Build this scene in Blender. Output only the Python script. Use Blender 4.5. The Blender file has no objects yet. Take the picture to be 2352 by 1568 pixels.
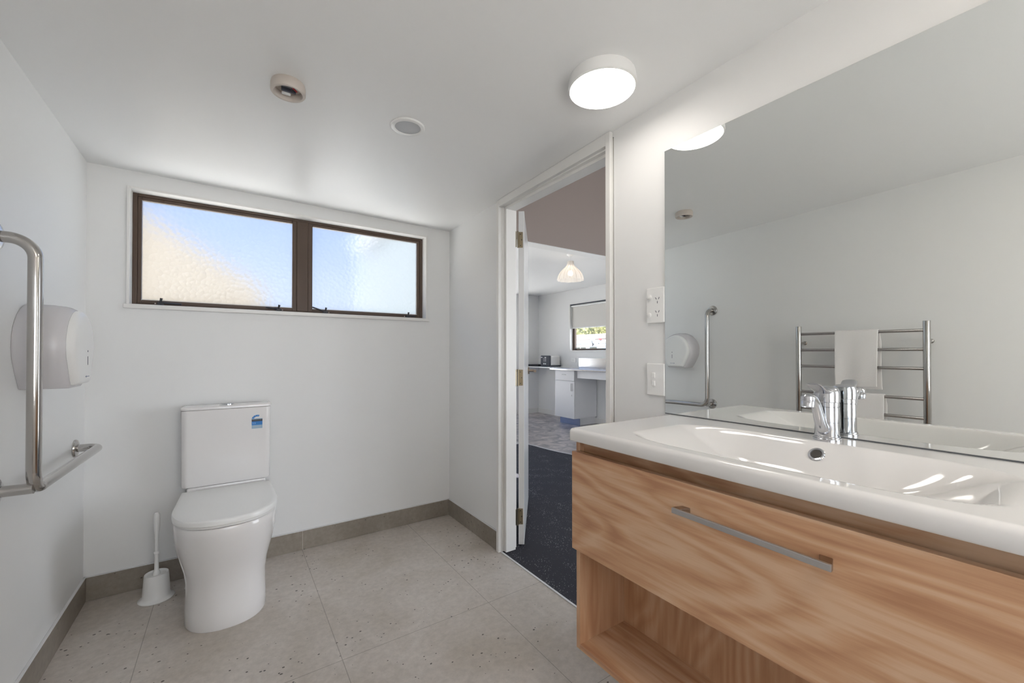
import bpy, bmesh, math, random
from mathutils import Vector, Matrix
random.seed(7)
scn = bpy.context.scene
COL = scn.collection

# ------------------------------------------------------------------ camera
cam = bpy.data.cameras.new('camera')
cam.sensor_width = 36.0
cam.lens = 950.6 / 2352 * 36.0
cam.shift_x = 0.0
cam.shift_y = (802.5 - 784.0) / 2352
cam.clip_start = 0.02
cam.clip_end = 200
camo = bpy.data.objects.new('camera', cam)
COL.objects.link(camo)
camo.location = (0, 0, 1.1445)
camo.rotation_euler = (math.radians(90.4955), 0, math.radians(-34.251))
scn.camera = camo

# ------------------------------------------------------------------ view
scn.view_settings.view_transform = 'Standard'
scn.view_settings.look = 'None'
scn.view_settings.exposure = 0.54
scn.view_settings.gamma = 1.0
scn.view_settings.use_curve_mapping = False

# ------------------------------------------------------------------ world
SKY = 1.0
w = bpy.data.worlds.new('sky')
scn.world = w
w.use_nodes = True
nt = w.node_tree
nt.nodes.clear()
out = nt.nodes.new('ShaderNodeOutputWorld')
bg = nt.nodes.new('ShaderNodeBackground')
tc = nt.nodes.new('ShaderNodeTexCoord')
sp = nt.nodes.new('ShaderNodeSeparateXYZ')
nt.links.new(tc.outputs['Generated'], sp.inputs[0])


def sky_ramp(stops):
    r = nt.nodes.new('ShaderNodeValToRGB')
    els = r.color_ramp.elements
    els[0].position, els[0].color = stops[0][0], (*stops[0][1], 1)
    els[1].position, els[1].color = stops[-1][0], (*stops[-1][1], 1)
    for p, c in stops[1:-1]:
        x = els.new(p)
        x.color = (*c, 1)
    nt.links.new(sp.outputs['Z'], r.inputs[0])
    return r.outputs[0]


# clear blue sky ahead; brighter white sky added behind the house to light the rooms
blue = sky_ramp([(0.0, (0.86, 0.84, 0.80)), (0.06, (0.62, 0.76, 1.0)), (0.24, (0.34, 0.55, 1.0)), (0.9, (0.24, 0.44, 0.95))])
rear_sky = sky_ramp([(0.0, (0.88, 0.93, 1.0)), (0.7, (0.82, 0.90, 1.0))])
mrng = nt.nodes.new('ShaderNodeMapRange')
mrng.interpolation_type = 'SMOOTHSTEP'
mrng.inputs['From Min'].default_value = 0.12
mrng.inputs['From Max'].default_value = -0.40
nt.links.new(sp.outputs['Y'], mrng.inputs['Value'])
wm = nt.nodes.new('ShaderNodeMix')
wm.data_type = 'RGBA'
nt.links.new(mrng.outputs[0], wm.inputs[0])
BLUE_S, REAR_S = 0.70, 4.1
for src, k, slot in ((blue, BLUE_S, 6), (rear_sky, REAR_S, 7)):
    v = nt.nodes.new('ShaderNodeVectorMath')
    v.operation = 'SCALE'
    v.inputs['Scale'].default_value = k
    nt.links.new(src, v.inputs[0])
    nt.links.new(v.outputs[0], wm.inputs[slot])
nt.links.new(wm.outputs[2], bg.inputs['Color'])
bg.inputs['Strength'].default_value = SKY
nt.links.new(bg.outputs[0], out.inputs[0])

# ------------------------------------------------------------------ sun
sl = bpy.data.lights.new('sun', 'SUN')
sl.energy = 17.0
sl.angle = math.radians(0.6)
sl.color = (1.0, 0.965, 0.90)
so = bpy.data.objects.new('sun', sl)
COL.objects.link(so)
so.location = (0, 0, 8)
so.rotation_euler = Vector((0.34, 0.06, -0.93)).to_track_quat('-Z', 'Y').to_euler()

# ------------------------------------------------------------------ room figures
XL, XR, YB, YF = -0.555, 1.2945, 2.697, -1.05
XM = 1.287
XO = 1.395           # outer face of the door wall


def ceil_z(x, y):
    return 2.014 - 0.00995 * (x - XR) - 0.02541 * (y - YB)


# ------------------------------------------------------------------ materials
def mat(name, color=(0.8, 0.8, 0.8), rough=0.5, metal=0.0, **kw):
    m = bpy.data.materials.new(name)
    m.use_nodes = True
    b = m.node_tree.nodes['Principled BSDF']
    b.inputs['Base Color'].default_value = (*color, 1)
    b.inputs['Roughness'].default_value = rough
    b.inputs['Metallic'].default_value = metal
    for k, v in kw.items():
        b.inputs[k.replace('_', ' ')].default_value = v
    return m


def N(m, t, **kw):
    n = m.node_tree.nodes.new(t)
    for k, v in kw.items():
        if hasattr(n, k):
            setattr(n, k, v)
        else:
            n.inputs[k.replace('_', ' ')].default_value = v
    return n


def L(m, a, b):
    m.node_tree.links.new(a, b)


def B(m):
    return m.node_tree.nodes['Principled BSDF']


def mapping(m, scale, rot=(0, 0, 0), loc=(0, 0, 0)):
    t = N(m, 'ShaderNodeTexCoord')
    mp = N(m, 'ShaderNodeMapping')
    mp.inputs['Scale'].default_value = scale
    mp.inputs['Rotation'].default_value = rot
    mp.inputs['Location'].default_value = loc
    L(m, t.outputs['Object'], mp.inputs[0])
    return mp.outputs[0]


def ramp(m, fac, stops):
    r = N(m, 'ShaderNodeValToRGB')
    els = r.color_ramp.elements
    els[0].position, els[0].color = stops[0][0], (*stops[0][1], 1)
    els[1].position, els[1].color = stops[-1][0], (*stops[-1][1], 1)
    for p, c in stops[1:-1]:
        x = els.new(p)
        x.color = (*c, 1)
    L(m, fac, r.inputs[0])
    return r.outputs[0]


def bump(m, fac, strength=0.1, dist=0.002):
    b = N(m, 'ShaderNodeBump')
    b.inputs['Strength'].default_value = strength
    b.inputs['Distance'].default_value = dist
    L(m, fac, b.inputs['Height'])
    L(m, b.outputs[0], B(m).inputs['Normal'])


def paint(name, color, rough, bs=0.04):
    m = mat(name, color, rough)
    n = N(m, 'ShaderNodeTexNoise', Scale=180.0, Detail=2.0)
    L(m, mapping(m, (1, 1, 1)), n.inputs['Vector'])
    bump(m, n.outputs['Fac'], bs, 0.001)
    return m


M = {}
M['wall'] = paint('wall_paint', (0.84, 0.842, 0.838), 0.42)
M['ceiling'] = paint('ceiling_paint', (0.90, 0.902, 0.90), 0.40)
M['trim'] = paint('trim_paint', (0.83, 0.82, 0.80), 0.28, 0.02)
M['door'] = paint('door_gloss_paint', (0.80, 0.80, 0.80), 0.16, 0.01)
M['mauve'] = paint('mauve_paint', (0.34, 0.275, 0.25), 0.5)
M['plastic'] = mat('white_plastic', (0.87, 0.87, 0.86), 0.28)
M['plastic2'] = mat('moulded_plastic', (0.66, 0.645, 0.665), 0.25)
M['cream'] = mat('aged_plastic', (0.60, 0.54, 0.49), 0.45)
M['dark'] = mat('dark_recess', (0.05, 0.045, 0.04), 0.5)
M['grey'] = mat('grey_grille', (0.54, 0.55, 0.57), 0.5)
M['red'] = mat('red_wire', (0.5, 0.03, 0.04), 0.4)
M['ceramic'] = mat('glazed_ceramic', (0.82, 0.805, 0.80), 0.12, 0, Coat_Weight=0.4, Coat_Roughness=0.03)
M['basin'] = mat('polymarble', (0.80, 0.785, 0.77), 0.10, 0, Coat_Weight=0.5, Coat_Roughness=0.02)
M['chrome'] = mat('chrome', (0.56, 0.57, 0.60), 0.12, 1.0)
M['steel'] = mat('polished_stainless', (0.50, 0.485, 0.47), 0.12, 1.0)
M['brushed'] = mat('brushed_nickel', (0.55, 0.54, 0.54), 0.36, 1.0)
M['brass'] = mat('antique_brass', (0.30, 0.25, 0.17), 0.32, 1.0)
M['bronze'] = mat('bronze_handle', (0.35, 0.28, 0.22), 0.28, 1.0)
M['alloy'] = mat('brown_anodised', (0.085, 0.052, 0.035), 0.45)
M['black'] = mat('black_plastic', (0.03, 0.03, 0.035), 0.4)
M['navy'] = mat('charcoal_plastic', (0.04, 0.045, 0.06), 0.65)
M['mirror'] = mat('mirror_silver', (0.84, 0.86, 0.85), 0.0, 1.0)
M['mirror_edge'] = mat('mirror_edge', (0.10, 0.11, 0.12), 0.3)
M['sealant'] = mat('sealant', (0.70, 0.70, 0.71), 0.4)
M['laminate'] = mat('white_laminate', (0.80, 0.80, 0.82), 0.35)
M['bench'] = mat('stainless_bench', (0.72, 0.74, 0.78), 0.18, 1.0)
M['kick'] = mat('metal_kick', (0.35, 0.42, 0.6), 0.25, 1.0)
M['blind'] = mat('blind_fabric', (0.74, 0.72, 0.68), 0.8)
M['sticker_deep_blue'] = mat('sticker_blue', (0.03, 0.20, 0.55), 0.4)  # printed blue of the water rating sticker
M['sticker_pale'] = mat('sticker_pale', (0.33, 0.47, 0.60), 0.4)
M['sticker_black'] = mat('sticker_black', (0.03, 0.03, 0.04), 0.4)
M['sticker_star'] = mat('sticker_star', (0.35, 0.58, 0.85), 0.4)
M['mark'] = mat('slot_mark', (0.08, 0.09, 0.12), 0.5)
M['bluemark'] = mat('print_blue', (0.14, 0.18, 0.32), 0.5)
M['van_white'] = mat('van_white', (0.30, 0.297, 0.297), 0.4)
M['van_blue'] = mat('van_pale_blue', (0.19, 0.235, 0.29), 0.3)
M['van_glass'] = mat('van_glass', (0.035, 0.04, 0.035), 0.5)
M['van_roof'] = mat('motorhome_cream', (0.34, 0.30, 0.285), 0.4)
M['siding'] = mat('pale_weatherboard', (0.12, 0.145, 0.16), 0.6)
M['beige'] = mat('beige_render', (0.16, 0.128, 0.088), 0.8)
M['roof'] = mat('roof_lining', (0.5, 0.5, 0.5), 0.8)


def lamp_mat(name, col, s):
    m = mat(name, (0.9, 0.9, 0.9), 0.3)
    B(m).inputs['Emission Color'].default_value = (*col, 1)
    B(m).inputs['Emission Strength'].default_value = s
    return m


M['diffuser'] = lamp_mat('lit_diffuser', (1.0, 0.94, 0.87), 9.5)
M['bulb'] = lamp_mat('lit_bulb', (1.0, 0.88, 0.72), 13.0)
M['heatlamp'] = lamp_mat('lit_heat_lamp', (1.0, 0.85, 0.68), 40.0)

# frosted pane: room side scatters, the rest of the pane lets light straight through
m = bpy.data.materials.new('frosted_glass')
m.use_nodes = True
m.node_tree.nodes.clear()
o_ = N(m, 'ShaderNodeOutputMaterial')
tr = N(m, 'ShaderNodeBsdfTranslucent')
tr.inputs['Color'].default_value = (0.93, 0.95, 0.97, 1)
rf = N(m, 'ShaderNodeBsdfRefraction', IOR=1.18, Roughness=0.46)
rf.inputs['Color'].default_value = (0.96, 0.97, 0.98, 1)
gl = N(m, 'ShaderNodeBsdfGlossy', Roughness=0.2)
mx = N(m, 'ShaderNodeMixShader')
mx.inputs[0].default_value = 0.80
mx2 = N(m, 'ShaderNodeMixShader')
mx2.inputs[0].default_value = 0.05
no = N(m, 'ShaderNodeTexVoronoi', Scale=46.0)
L(m, mapping(m, (1, 1, 1)), no.inputs['Vector'])
bp = N(m, 'ShaderNodeBump', Strength=0.5, Distance=0.006)
L(m, no.outputs['Distance'], bp.inputs['Height'])
for x in (rf, gl):
    L(m, bp.outputs[0], x.inputs['Normal'])
L(m, tr.outputs[0], mx.inputs[1])
L(m, rf.outputs[0], mx.inputs[2])
L(m, mx.outputs[0], mx2.inputs[1])
L(m, gl.outputs[0], mx2.inputs[2])
L(m, mx2.outputs[0], o_.inputs[0])
M['frosted'] = m

m = bpy.data.materials.new('clear_glass')
m.use_nodes = True
m.node_tree.nodes.clear()
o_ = N(m, 'ShaderNodeOutputMaterial')
tr = N(m, 'ShaderNodeBsdfTransparent')
gl = N(m, 'ShaderNodeBsdfGlossy', Roughness=0.02)
mx = N(m, 'ShaderNodeMixShader')
mx.inputs[0].default_value = 0.06
L(m, tr.outputs[0], mx.inputs[1])
L(m, gl.outputs[0], mx.inputs[2])
L(m, mx.outputs[0], o_.inputs[0])
M['clear'] = m

m = bpy.data.materials.new('clear_back_of_pane')
m.use_nodes = True
m.node_tree.nodes.clear()
o_ = N(m, 'ShaderNodeOutputMaterial')
tr = N(m, 'ShaderNodeBsdfTransparent')
L(m, tr.outputs[0], o_.inputs[0])
M['passthrough'] = m


# towel
m = mat('towel_cotton', (0.88, 0.86, 0.85), 0.95, 0, Sheen_Weight=0.3)
n = N(m, 'ShaderNodeTexNoise', Scale=420.0, Detail=3.0)
L(m, mapping(m, (1, 1, 1)), n.inputs['Vector'])
bump(m, n.outputs['Fac'], 0.5, 0.002)
M['towel'] = m


def wood(name, cols, vertical=False, rough=0.34):
    m = mat(name, cols[0], rough)
    sc = (1.0, 0.20, 1.0) if not vertical else (1.0, 1.0, 0.20)
    v = mapping(m, sc)
    n1 = N(m, 'ShaderNodeTexNoise', Scale=4.6, Detail=2.0, Roughness=0.45, Distortion=0.5)
    L(m, v, n1.inputs['Vector'])
    # contour lines of a stretched noise field give cathedral figure
    mul = N(m, 'ShaderNodeMath', operation='MULTIPLY')
    mul.inputs[1].default_value = 26.0
    L(m, n1.outputs['Fac'], mul.inputs[0])
    sn = N(m, 'ShaderNodeMath', operation='PINGPONG')
    sn.inputs[1].default_value = 1.0
    L(m, mul.outputs[0], sn.inputs[0])
    sc2 = (1.0, 0.06, 1.0) if not vertical else (1.0, 1.0, 0.06)
    n2 = N(m, 'ShaderNodeTexNoise', Scale=75.0, Detail=4.0, Roughness=0.65)
    L(m, mapping(m, sc2), n2.inputs['Vector'])
    n3 = N(m, 'ShaderNodeTexNoise', Scale=24.0, Detail=3.0, Roughness=0.6)
    L(m, mapping(m, sc2), n3.inputs['Vector'])
    a1 = N(m, 'ShaderNodeMath', operation='MULTIPLY')
    a1.inputs[1].default_value = 0.20
    L(m, sn.outputs[0], a1.inputs[0])
    a2 = N(m, 'ShaderNodeMath', operation='MULTIPLY_ADD')
    a2.inputs[1].default_value = 0.45
    L(m, n2.outputs['Fac'], a2.inputs[0])
    L(m, a1.outputs[0], a2.inputs[2])
    a3 = N(m, 'ShaderNodeMath', operation='MULTIPLY_ADD')
    a3.inputs[1].default_value = 0.60
    L(m, n3.outputs['Fac'], a3.inputs[0])
    L(m, a2.outputs[0], a3.inputs[2])
    c = ramp(m, a3.outputs[0], [(0.46, cols[1]), (0.62, cols[0]), (0.77, cols[2])])
    L(m, c, B(m).inputs['Base Color'])
    bump(m, n2.outputs['Fac'], 0.05, 0.001)
    return m


WC = [(0.56, 0.325, 0.185), (0.43, 0.220, 0.118), (0.65, 0.435, 0.285)]
M['wood'] = wood('timber_laminate', WC)
M['wood_v'] = wood('timber_laminate_upright', [(0.52, 0.295, 0.165), (0.44, 0.230, 0.122), (0.58, 0.36, 0.22)], True)


def tile_mat(name, c0, c1, c2, grid=True):
    m = mat(name, c0, 0.42)
    v = mapping(m, (1, 1, 1))
    n1 = N(m, 'ShaderNodeTexNoise', Scale=2.6, Detail=6.0, Roughness=0.62, Distortion=0.6)
    L(m, v, n1.inputs['Vector'])
    base = ramp(m, n1.outputs['Fac'], [(0.32, c1), (0.5, c0), (0.70, c2)])
    # fine cloudy grain
    n2 = N(m, 'ShaderNodeTexNoise', Scale=38.0, Detail=4.0, Roughness=0.7)
    L(m, v, n2.inputs['Vector'])
    g = ramp(m, n2.outputs['Fac'], [(0.35, (0.90, 0.90, 0.90)), (0.65, (1.07, 1.07, 1.07))])
    mm = N(m, 'ShaderNodeMix', data_type='RGBA', blend_type='MULTIPLY')
    mm.inputs[0].default_value = 1.0
    L(m, base, mm.inputs[6])
    L(m, g, mm.inputs[7])
    # travertine pits, bunched where a broad noise is high
    vo = N(m, 'ShaderNodeTexVoronoi', Scale=30.0, Randomness=1.0)
    L(m, mapping(m, (1.0, 1.3, 1)), vo.inputs['Vector'])
    n3 = N(m, 'ShaderNodeTexNoise', Scale=3.4, Detail=2.0)
    L(m, mapping(m, (1, 1, 1), (0, 0, 0), (3.1, 1.7, 0)), n3.inputs['Vector'])
    th = N(m, 'ShaderNodeMapRange')
    th.inputs['From Min'].default_value = 0.42
    th.inputs['From Max'].default_value = 0.72
    th.inputs['To Min'].default_value = 0.10
    th.inputs['To Max'].default_value = 0.34
    L(m, n3.outputs['Fac'], th.inputs['Value'])
    n4 = N(m, 'ShaderNodeTexNoise', Scale=70.0, Detail=1.0)
    L(m, v, n4.inputs['Vector'])
    t2 = N(m, 'ShaderNodeMath', operation='MULTIPLY')
    L(m, th.outputs[0], t2.inputs[0])
    L(m, n4.outputs['Fac'], t2.inputs[1])
    lt = N(m, 'ShaderNodeMath', operation='LESS_THAN')
    L(m, vo.outputs['Distance'], lt.inputs[0])
    L(m, t2.outputs[0], lt.inputs[1])
    m2 = N(m, 'ShaderNodeMix', data_type='RGBA')
    L(m, lt.outputs[0], m2.inputs[0])
    L(m, mm.outputs[2], m2.inputs[6])
    m2.inputs[7].default_value = (0.10, 0.085, 0.075, 1)
    last = m2.outputs[2]
    if grid:
        tcn = N(m, 'ShaderNodeTexCoord')
        s3 = N(m, 'ShaderNodeSeparateXYZ')
        L(m, tcn.outputs['Object'], s3.inputs[0])
        masks = []
        for ax, off, per in (('X', 0.352, 0.634), ('Y', 1.640, 0.612)):
            a = N(m, 'ShaderNodeMath', operation='SUBTRACT')
            L(m, s3.outputs[ax], a.inputs[0])
            a.inputs[1].default_value = off - 10 * per - per / 2
            b_ = N(m, 'ShaderNodeMath', operation='MODULO')
            L(m, a.outputs[0], b_.inputs[0])
            b_.inputs[1].default_value = per
            c = N(m, 'ShaderNodeMath', operation='SUBTRACT')
            L(m, b_.outputs[0], c.inputs[0])
            c.inputs[1].default_value = per / 2
            d = N(m, 'ShaderNodeMath', operation='ABSOLUTE')
            L(m, c.outputs[0], d.inputs[0])
            f = N(m, 'ShaderNodeMath', operation='LESS_THAN')
            L(m, d.outputs[0], f.inputs[0])
            f.inputs[1].default_value = 0.0014
            if ax == 'Y':      # the last row by the wall is one long cut tile
                g2 = N(m, 'ShaderNodeMath', operation='LESS_THAN')
                L(m, s3.outputs['Y'], g2.inputs[0])
                g2.inputs[1].default_value = 2.0
                g3 = N(m, 'ShaderNodeMath', operation='MULTIPLY')
                L(m, f.outputs[0], g3.inputs[0])
                L(m, g2.outputs[0], g3.inputs[1])
                f = g3
            masks.append(f.outputs[0])
        mxx = N(m, 'ShaderNodeMath', operation='MAXIMUM')
        L(m, masks[0], mxx.inputs[0])
        L(m, masks[1], mxx.inputs[1])
        sc_ = N(m, 'ShaderNodeMath', operation='MULTIPLY')
        L(m, mxx.outputs[0], sc_.inputs[0])
        sc_.inputs[1].default_value = 0.62
        m3 = N(m, 'ShaderNodeMix', data_type='RGBA')
        L(m, sc_.outputs[0], m3.inputs[0])
        L(m, last, m3.inputs[6])
        m3.inputs[7].default_value = (0.20, 0.18, 0.155, 1)
        last = m3.outputs[2]
    L(m, last, B(m).inputs['Base Color'])
    bump(m, n2.outputs['Fac'], 0.06, 0.001)
    return m


M['tile'] = tile_mat('stone_tile', (0.54, 0.49, 0.445), (0.47, 0.42, 0.365), (0.61, 0.565, 0.525))
M['skirt'] = tile_mat('skirting_tile', (0.29, 0.255, 0.215), (0.25, 0.215, 0.175), (0.34, 0.30, 0.255), False)

# carpet with short pale flecks
m = mat('charcoal_carpet', (0.03, 0.03, 0.04), 0.95)
vo = N(m, 'ShaderNodeTexVoronoi', Scale=1.0)
mp2 = N(m, 'ShaderNodeMapping')
mp2.inputs['Scale'].default_value = (42, 150, 1)
L(m, mapping(m, (1, 1, 1), (0, 0, math.radians(-46))), mp2.inputs[0])
L(m, mp2.outputs[0], vo.inputs['Vector'])
n = N(m, 'ShaderNodeTexNoise', Scale=7.0, Detail=2.0)
L(m, mapping(m, (1, 1, 1)), n.inputs['Vector'])
mr = N(m, 'ShaderNodeMapRange')
mr.inputs['From Min'].default_value = 0.3
mr.inputs['From Max'].default_value = 0.75
mr.inputs['To Min'].default_value = 0.05
mr.inputs['To Max'].default_value = 0.34
L(m, n.outputs['Fac'], mr.inputs['Value'])
lt = N(m, 'ShaderNodeMath', operation='LESS_THAN')
L(m, vo.outputs['Distance'], lt.inputs[0])
L(m, mr.outputs[0], lt.inputs[1])
mi = N(m, 'ShaderNodeMix', data_type='RGBA')
L(m, lt.outputs[0], mi.inputs[0])
mi.inputs[6].default_value = (0.030, 0.030, 0.040, 1)
mi.inputs[7].default_value = (0.20, 0.20, 0.21, 1)
L(m, mi.outputs[2], B(m).inputs['Base Color'])
n = N(m, 'ShaderNodeTexNoise', Scale=260.0, Detail=2.0)
L(m, mapping(m, (1, 1, 1)), n.inputs['Vector'])
bump(m, n.outputs['Fac'], 0.7, 0.004)
M['carpet'] = m

# mottled slate vinyl
m = mat('slate_vinyl', (0.3, 0.28, 0.28), 0.28)
n = N(m, 'ShaderNodeTexNoise', Scale=5.5, Detail=3.0, Roughness=0.55, Distortion=1.2)
L(m, mapping(m, (1, 1, 1)), n.inputs['Vector'])
L(m, ramp(m, n.outputs['Fac'], [(0.34, (0.18, 0.165, 0.175)), (0.5, (0.34, 0.31, 0.31)), (0.66, (0.54, 0.48, 0.45))]),
  B(m).inputs['Base Color'])
M['vinyl'] = m

m = mat('leaves', (0.2, 0.2, 0.06), 0.7)
n = N(m, 'ShaderNodeTexNoise', Scale=3.0, Detail=2.0)
L(m, mapping(m, (1, 1, 1)), n.inputs['Vector'])
L(m, ramp(m, n.outputs['Fac'], [(0.3, (0.03, 0.04, 0.015)), (0.5, (0.12, 0.13, 0.045)), (0.7, (0.27, 0.25, 0.13))]),
  B(m).inputs['Base Color'])
M['leaf'] = m
m = mat('dry_grass', (0.36, 0.33, 0.18), 0.9)
n = N(m, 'ShaderNodeTexNoise', Scale=1.2, Detail=5.0)
L(m, mapping(m, (1, 1, 1)), n.inputs['Vector'])
L(m, ramp(m, n.outputs['Fac'], [(0.3, (0.26, 0.26, 0.11)), (0.7, (0.48, 0.42, 0.28))]), B(m).inputs['Base Color'])
M['grass'] = m
M['gravel'] = paint('pale_gravel', (0.53, 0.53, 0.52), 0.9)
# pendant shade: thin pleated fabric
m = bpy.data.materials.new('pleated_shade')
m.use_nodes = True
m.node_tree.nodes.clear()
o_ = N(m, 'ShaderNodeOutputMaterial')
tr = N(m, 'ShaderNodeBsdfTranslucent')
tr.inputs['Color'].default_value = (0.88, 0.84, 0.80, 1)
df = N(m, 'ShaderNodeBsdfDiffuse')
df.inputs['Color'].default_value = (0.84, 0.82, 0.79, 1)
tp = N(m, 'ShaderNodeBsdfTransparent')
mx = N(m, 'ShaderNodeMixShader')
mx.inputs[0].default_value = 0.5
L(m, tr.outputs[0], mx.inputs[1])
L(m, df.outputs[0], mx.inputs[2])
mx2 = N(m, 'ShaderNodeMixShader')
mx2.inputs[0].default_value = 0.10
L(m, mx.outputs[0], mx2.inputs[1])
L(m, tp.outputs[0], mx2.inputs[2])
L(m, mx2.outputs[0], o_.inputs[0])
M['shade'] = m


# ------------------------------------------------------------------ mesh helpers
def link(o, parent=None):
    COL.objects.link(o)
    if parent is not None:
        o.parent = parent
        o.matrix_parent_inverse = Matrix.Identity(4)
        # geometry is written in world space: undo the parent's place
        o.location = -Vector(parent_world(parent))
    return o


def parent_world(p):
    v = Vector(p.location)
    while p.parent is not None:
        p = p.parent
        v += Vector(p.location)
    return v


def obj(name, bm, material, parent=None, bevel=0.0, seg=2, smooth=False, autosmooth=True, mats=None):
    me = bpy.data.meshes.new(name)
    bmesh.ops.recalc_face_normals(bm, faces=bm.faces[:]) if mats is None else None
    bm.to_mesh(me)
    bm.free()
    if mats:
        for mm_ in mats:
            me.materials.append(M[mm_])
    else:
        me.materials.append(M[material])
    o = bpy.data.objects.new(name, me)
    link(o, parent)
    if bevel > 0:
        md = o.modifiers.new('bevel', 'BEVEL')
        md.width = bevel
        md.segments = seg
        md.limit_method = 'ANGLE'
        md.angle_limit = math.radians(40)
        md.harden_normals = False
    if smooth:
        for p in me.polygons:
            p.use_smooth = True
        if autosmooth:
            me.set_sharp_from_angle(angle=math.radians(38))
    return o


def tag(o, label=None, cat=None, group=None, kind=None):
    if label:
        o['label'] = label
    if cat:
        o['category'] = cat
    if group:
        o['group'] = group
    if kind:
        o['kind'] = kind
    return o


def struct(o):
    o['kind'] = 'structure'
    return o


def empty(name, loc=(0, 0, 0), label=None, cat=None, group=None, kind=None):
    o = bpy.data.objects.new(name, None)
    o.empty_display_size = 0.05
    COL.objects.link(o)
    o.location = loc
    tag(o, label, cat, group, kind)
    return o


def nb():
    return bmesh.new()


def box(bm, x0, x1, y0, y1, z0, z1):
    vs = [bm.verts.new((x, y, z)) for x in (x0, x1) for y in (y0, y1) for z in (z0, z1)]
    for f in ((0, 1, 3, 2), (4, 6, 7, 5), (0, 4, 5, 1), (2, 3, 7, 6), (0, 2, 6, 4), (1, 5, 7, 3)):
        bm.faces.new([vs[i] for i in f])
    return vs


def bx(x0, x1, y0, y1, z0, z1):
    bm = nb()
    box(bm, x0, x1, y0, y1, z0, z1)
    return bm


def lathe(bm, prof, c=(0, 0, 0), axis='Z', n=40, sx=1.0, sy=1.0):
    """prof: list of (r, h) along the axis; open ends are capped when r>0"""
    rings = []
    for r, h in prof:
        ring = []
        if r < 1e-6:
            p = {'Z': (0, 0, h), 'X': (h, 0, 0), 'Y': (0, h, 0)}[axis]
            ring = [bm.verts.new(Vector(c) + Vector(p))]
        else:
            for k in range(n):
                a = 2 * math.pi * k / n
                u, v = r * math.cos(a) * sx, r * math.sin(a) * sy
                p = {'Z': (u, v, h), 'X': (h, u, v), 'Y': (v, h, u)}[axis]
                ring.append(bm.verts.new(Vector(c) + Vector(p)))
        rings.append(ring)
    for a, b in zip(rings, rings[1:]):
        if len(a) == 1 and len(b) == 1:
            continue
        for k in range(n):
            k2 = (k + 1) % n
            if len(a) == 1:
                bm.faces.new((a[0], b[k], b[k2]))
            elif len(b) == 1:
                bm.faces.new((a[k], a[k2], b[0]))
            else:
                bm.faces.new((a[k], a[k2], b[k2], b[k]))
    if len(rings[0]) > 1:
        bm.faces.new(rings[0])
    if len(rings[-1]) > 1:
        bm.faces.new(rings[-1])
    return bm


def round_path(pts, rad, n=8):
    """polyline with filleted corners"""
    pts = [Vector(p) for p in pts]
    out = [pts[0]]
    for i in range(1, len(pts) - 1):
        a, b, c = pts[i - 1], pts[i], pts[i + 1]
        r = rad[i - 1] if isinstance(rad, (list, tuple)) else rad
        d1, d2 = (a - b).normalized(), (c - b).normalized()
        ang = d1.angle(d2)
        if ang > math.pi - 0.02:
            out.append(b)
            continue
        t = r / math.tan(ang / 2)
        p1, p2 = b + d1 * t, b + d2 * t
        ctr = b + (d1 + d2).normalized() * (r / math.sin(ang / 2))
        v1, v2 = p1 - ctr, p2 - ctr
        tot = v1.angle(v2)
        ax = v1.cross(v2).normalized()
        for k in range(n + 1):
            out.append(ctr + Matrix.Rotation(tot * k / n, 3, ax) @ v1)
    out.append(pts[-1])
    return out


def sweep(bm, pts, r, n=20, caps=True, sx=1.0, sy=1.0):
    pts = [Vector(p) for p in pts]
    rr = r if isinstance(r, (list, tuple)) else [r] * len(pts)
    t0 = (pts[1] - pts[0]).normalized()
    up = Vector((0, 0, 1)) if abs(t0.z) < 0.9 else Vector((1, 0, 0))
    nrm = (up - t0 * up.dot(t0)).normalized()
    rings = []
    tp_ = t0
    for i, p in enumerate(pts):
        if i == 0:
            t = t0
        elif i == len(pts) - 1:
            t = (pts[i] - pts[i - 1]).normalized()
        else:
            t = ((pts[i + 1] - pts[i]).normalized() + (pts[i] - pts[i - 1]).normalized()).normalized()
        q = tp_.rotation_difference(t)
        nrm = (q @ nrm)
        nrm = (nrm - t * nrm.dot(t)).normalized()
        tp_ = t
        bi = t.cross(nrm)
        rings.append([bm.verts.new(p + (nrm * math.cos(2 * math.pi * k / n) * sx + bi * math.sin(2 * math.pi * k / n) * sy) * rr[i])
                      for k in range(n)])
    for a, b in zip(rings, rings[1:]):
        for k in range(n):
            bm.faces.new((a[k], a[(k + 1) % n], b[(k + 1) % n], b[k]))
    if caps:
        bm.faces.new(rings[0])
        bm.faces.new(rings[-1])
    return bm


def loft(bm, rings, cap0=True, cap1=True):
    rs = [[bm.verts.new(p) for p in r] for r in rings]
    n = len(rs[0])
    for a, b in zip(rs, rs[1:]):
        for k in range(n):
            bm.faces.new((a[k], a[(k + 1) % n], b[(k + 1) % n], b[k]))
    if cap0:
        bm.faces.new(rs[0])
    if cap1:
        bm.faces.new(rs[-1])
    return bm


def prism(bm, poly, d):
    """poly: 3-D points of a planar outline, d: extrusion vector"""
    d = Vector(d)
    a = [bm.verts.new(p) for p in poly]
    b = [bm.verts.new(Vector(p) + d) for p in poly]
    n = len(a)
    bm.faces.new(a)
    bm.faces.new(b)
    for k in range(n):
        bm.faces.new((a[k], a[(k + 1) % n], b[(k + 1) % n], b[k]))
    return bm


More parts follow.
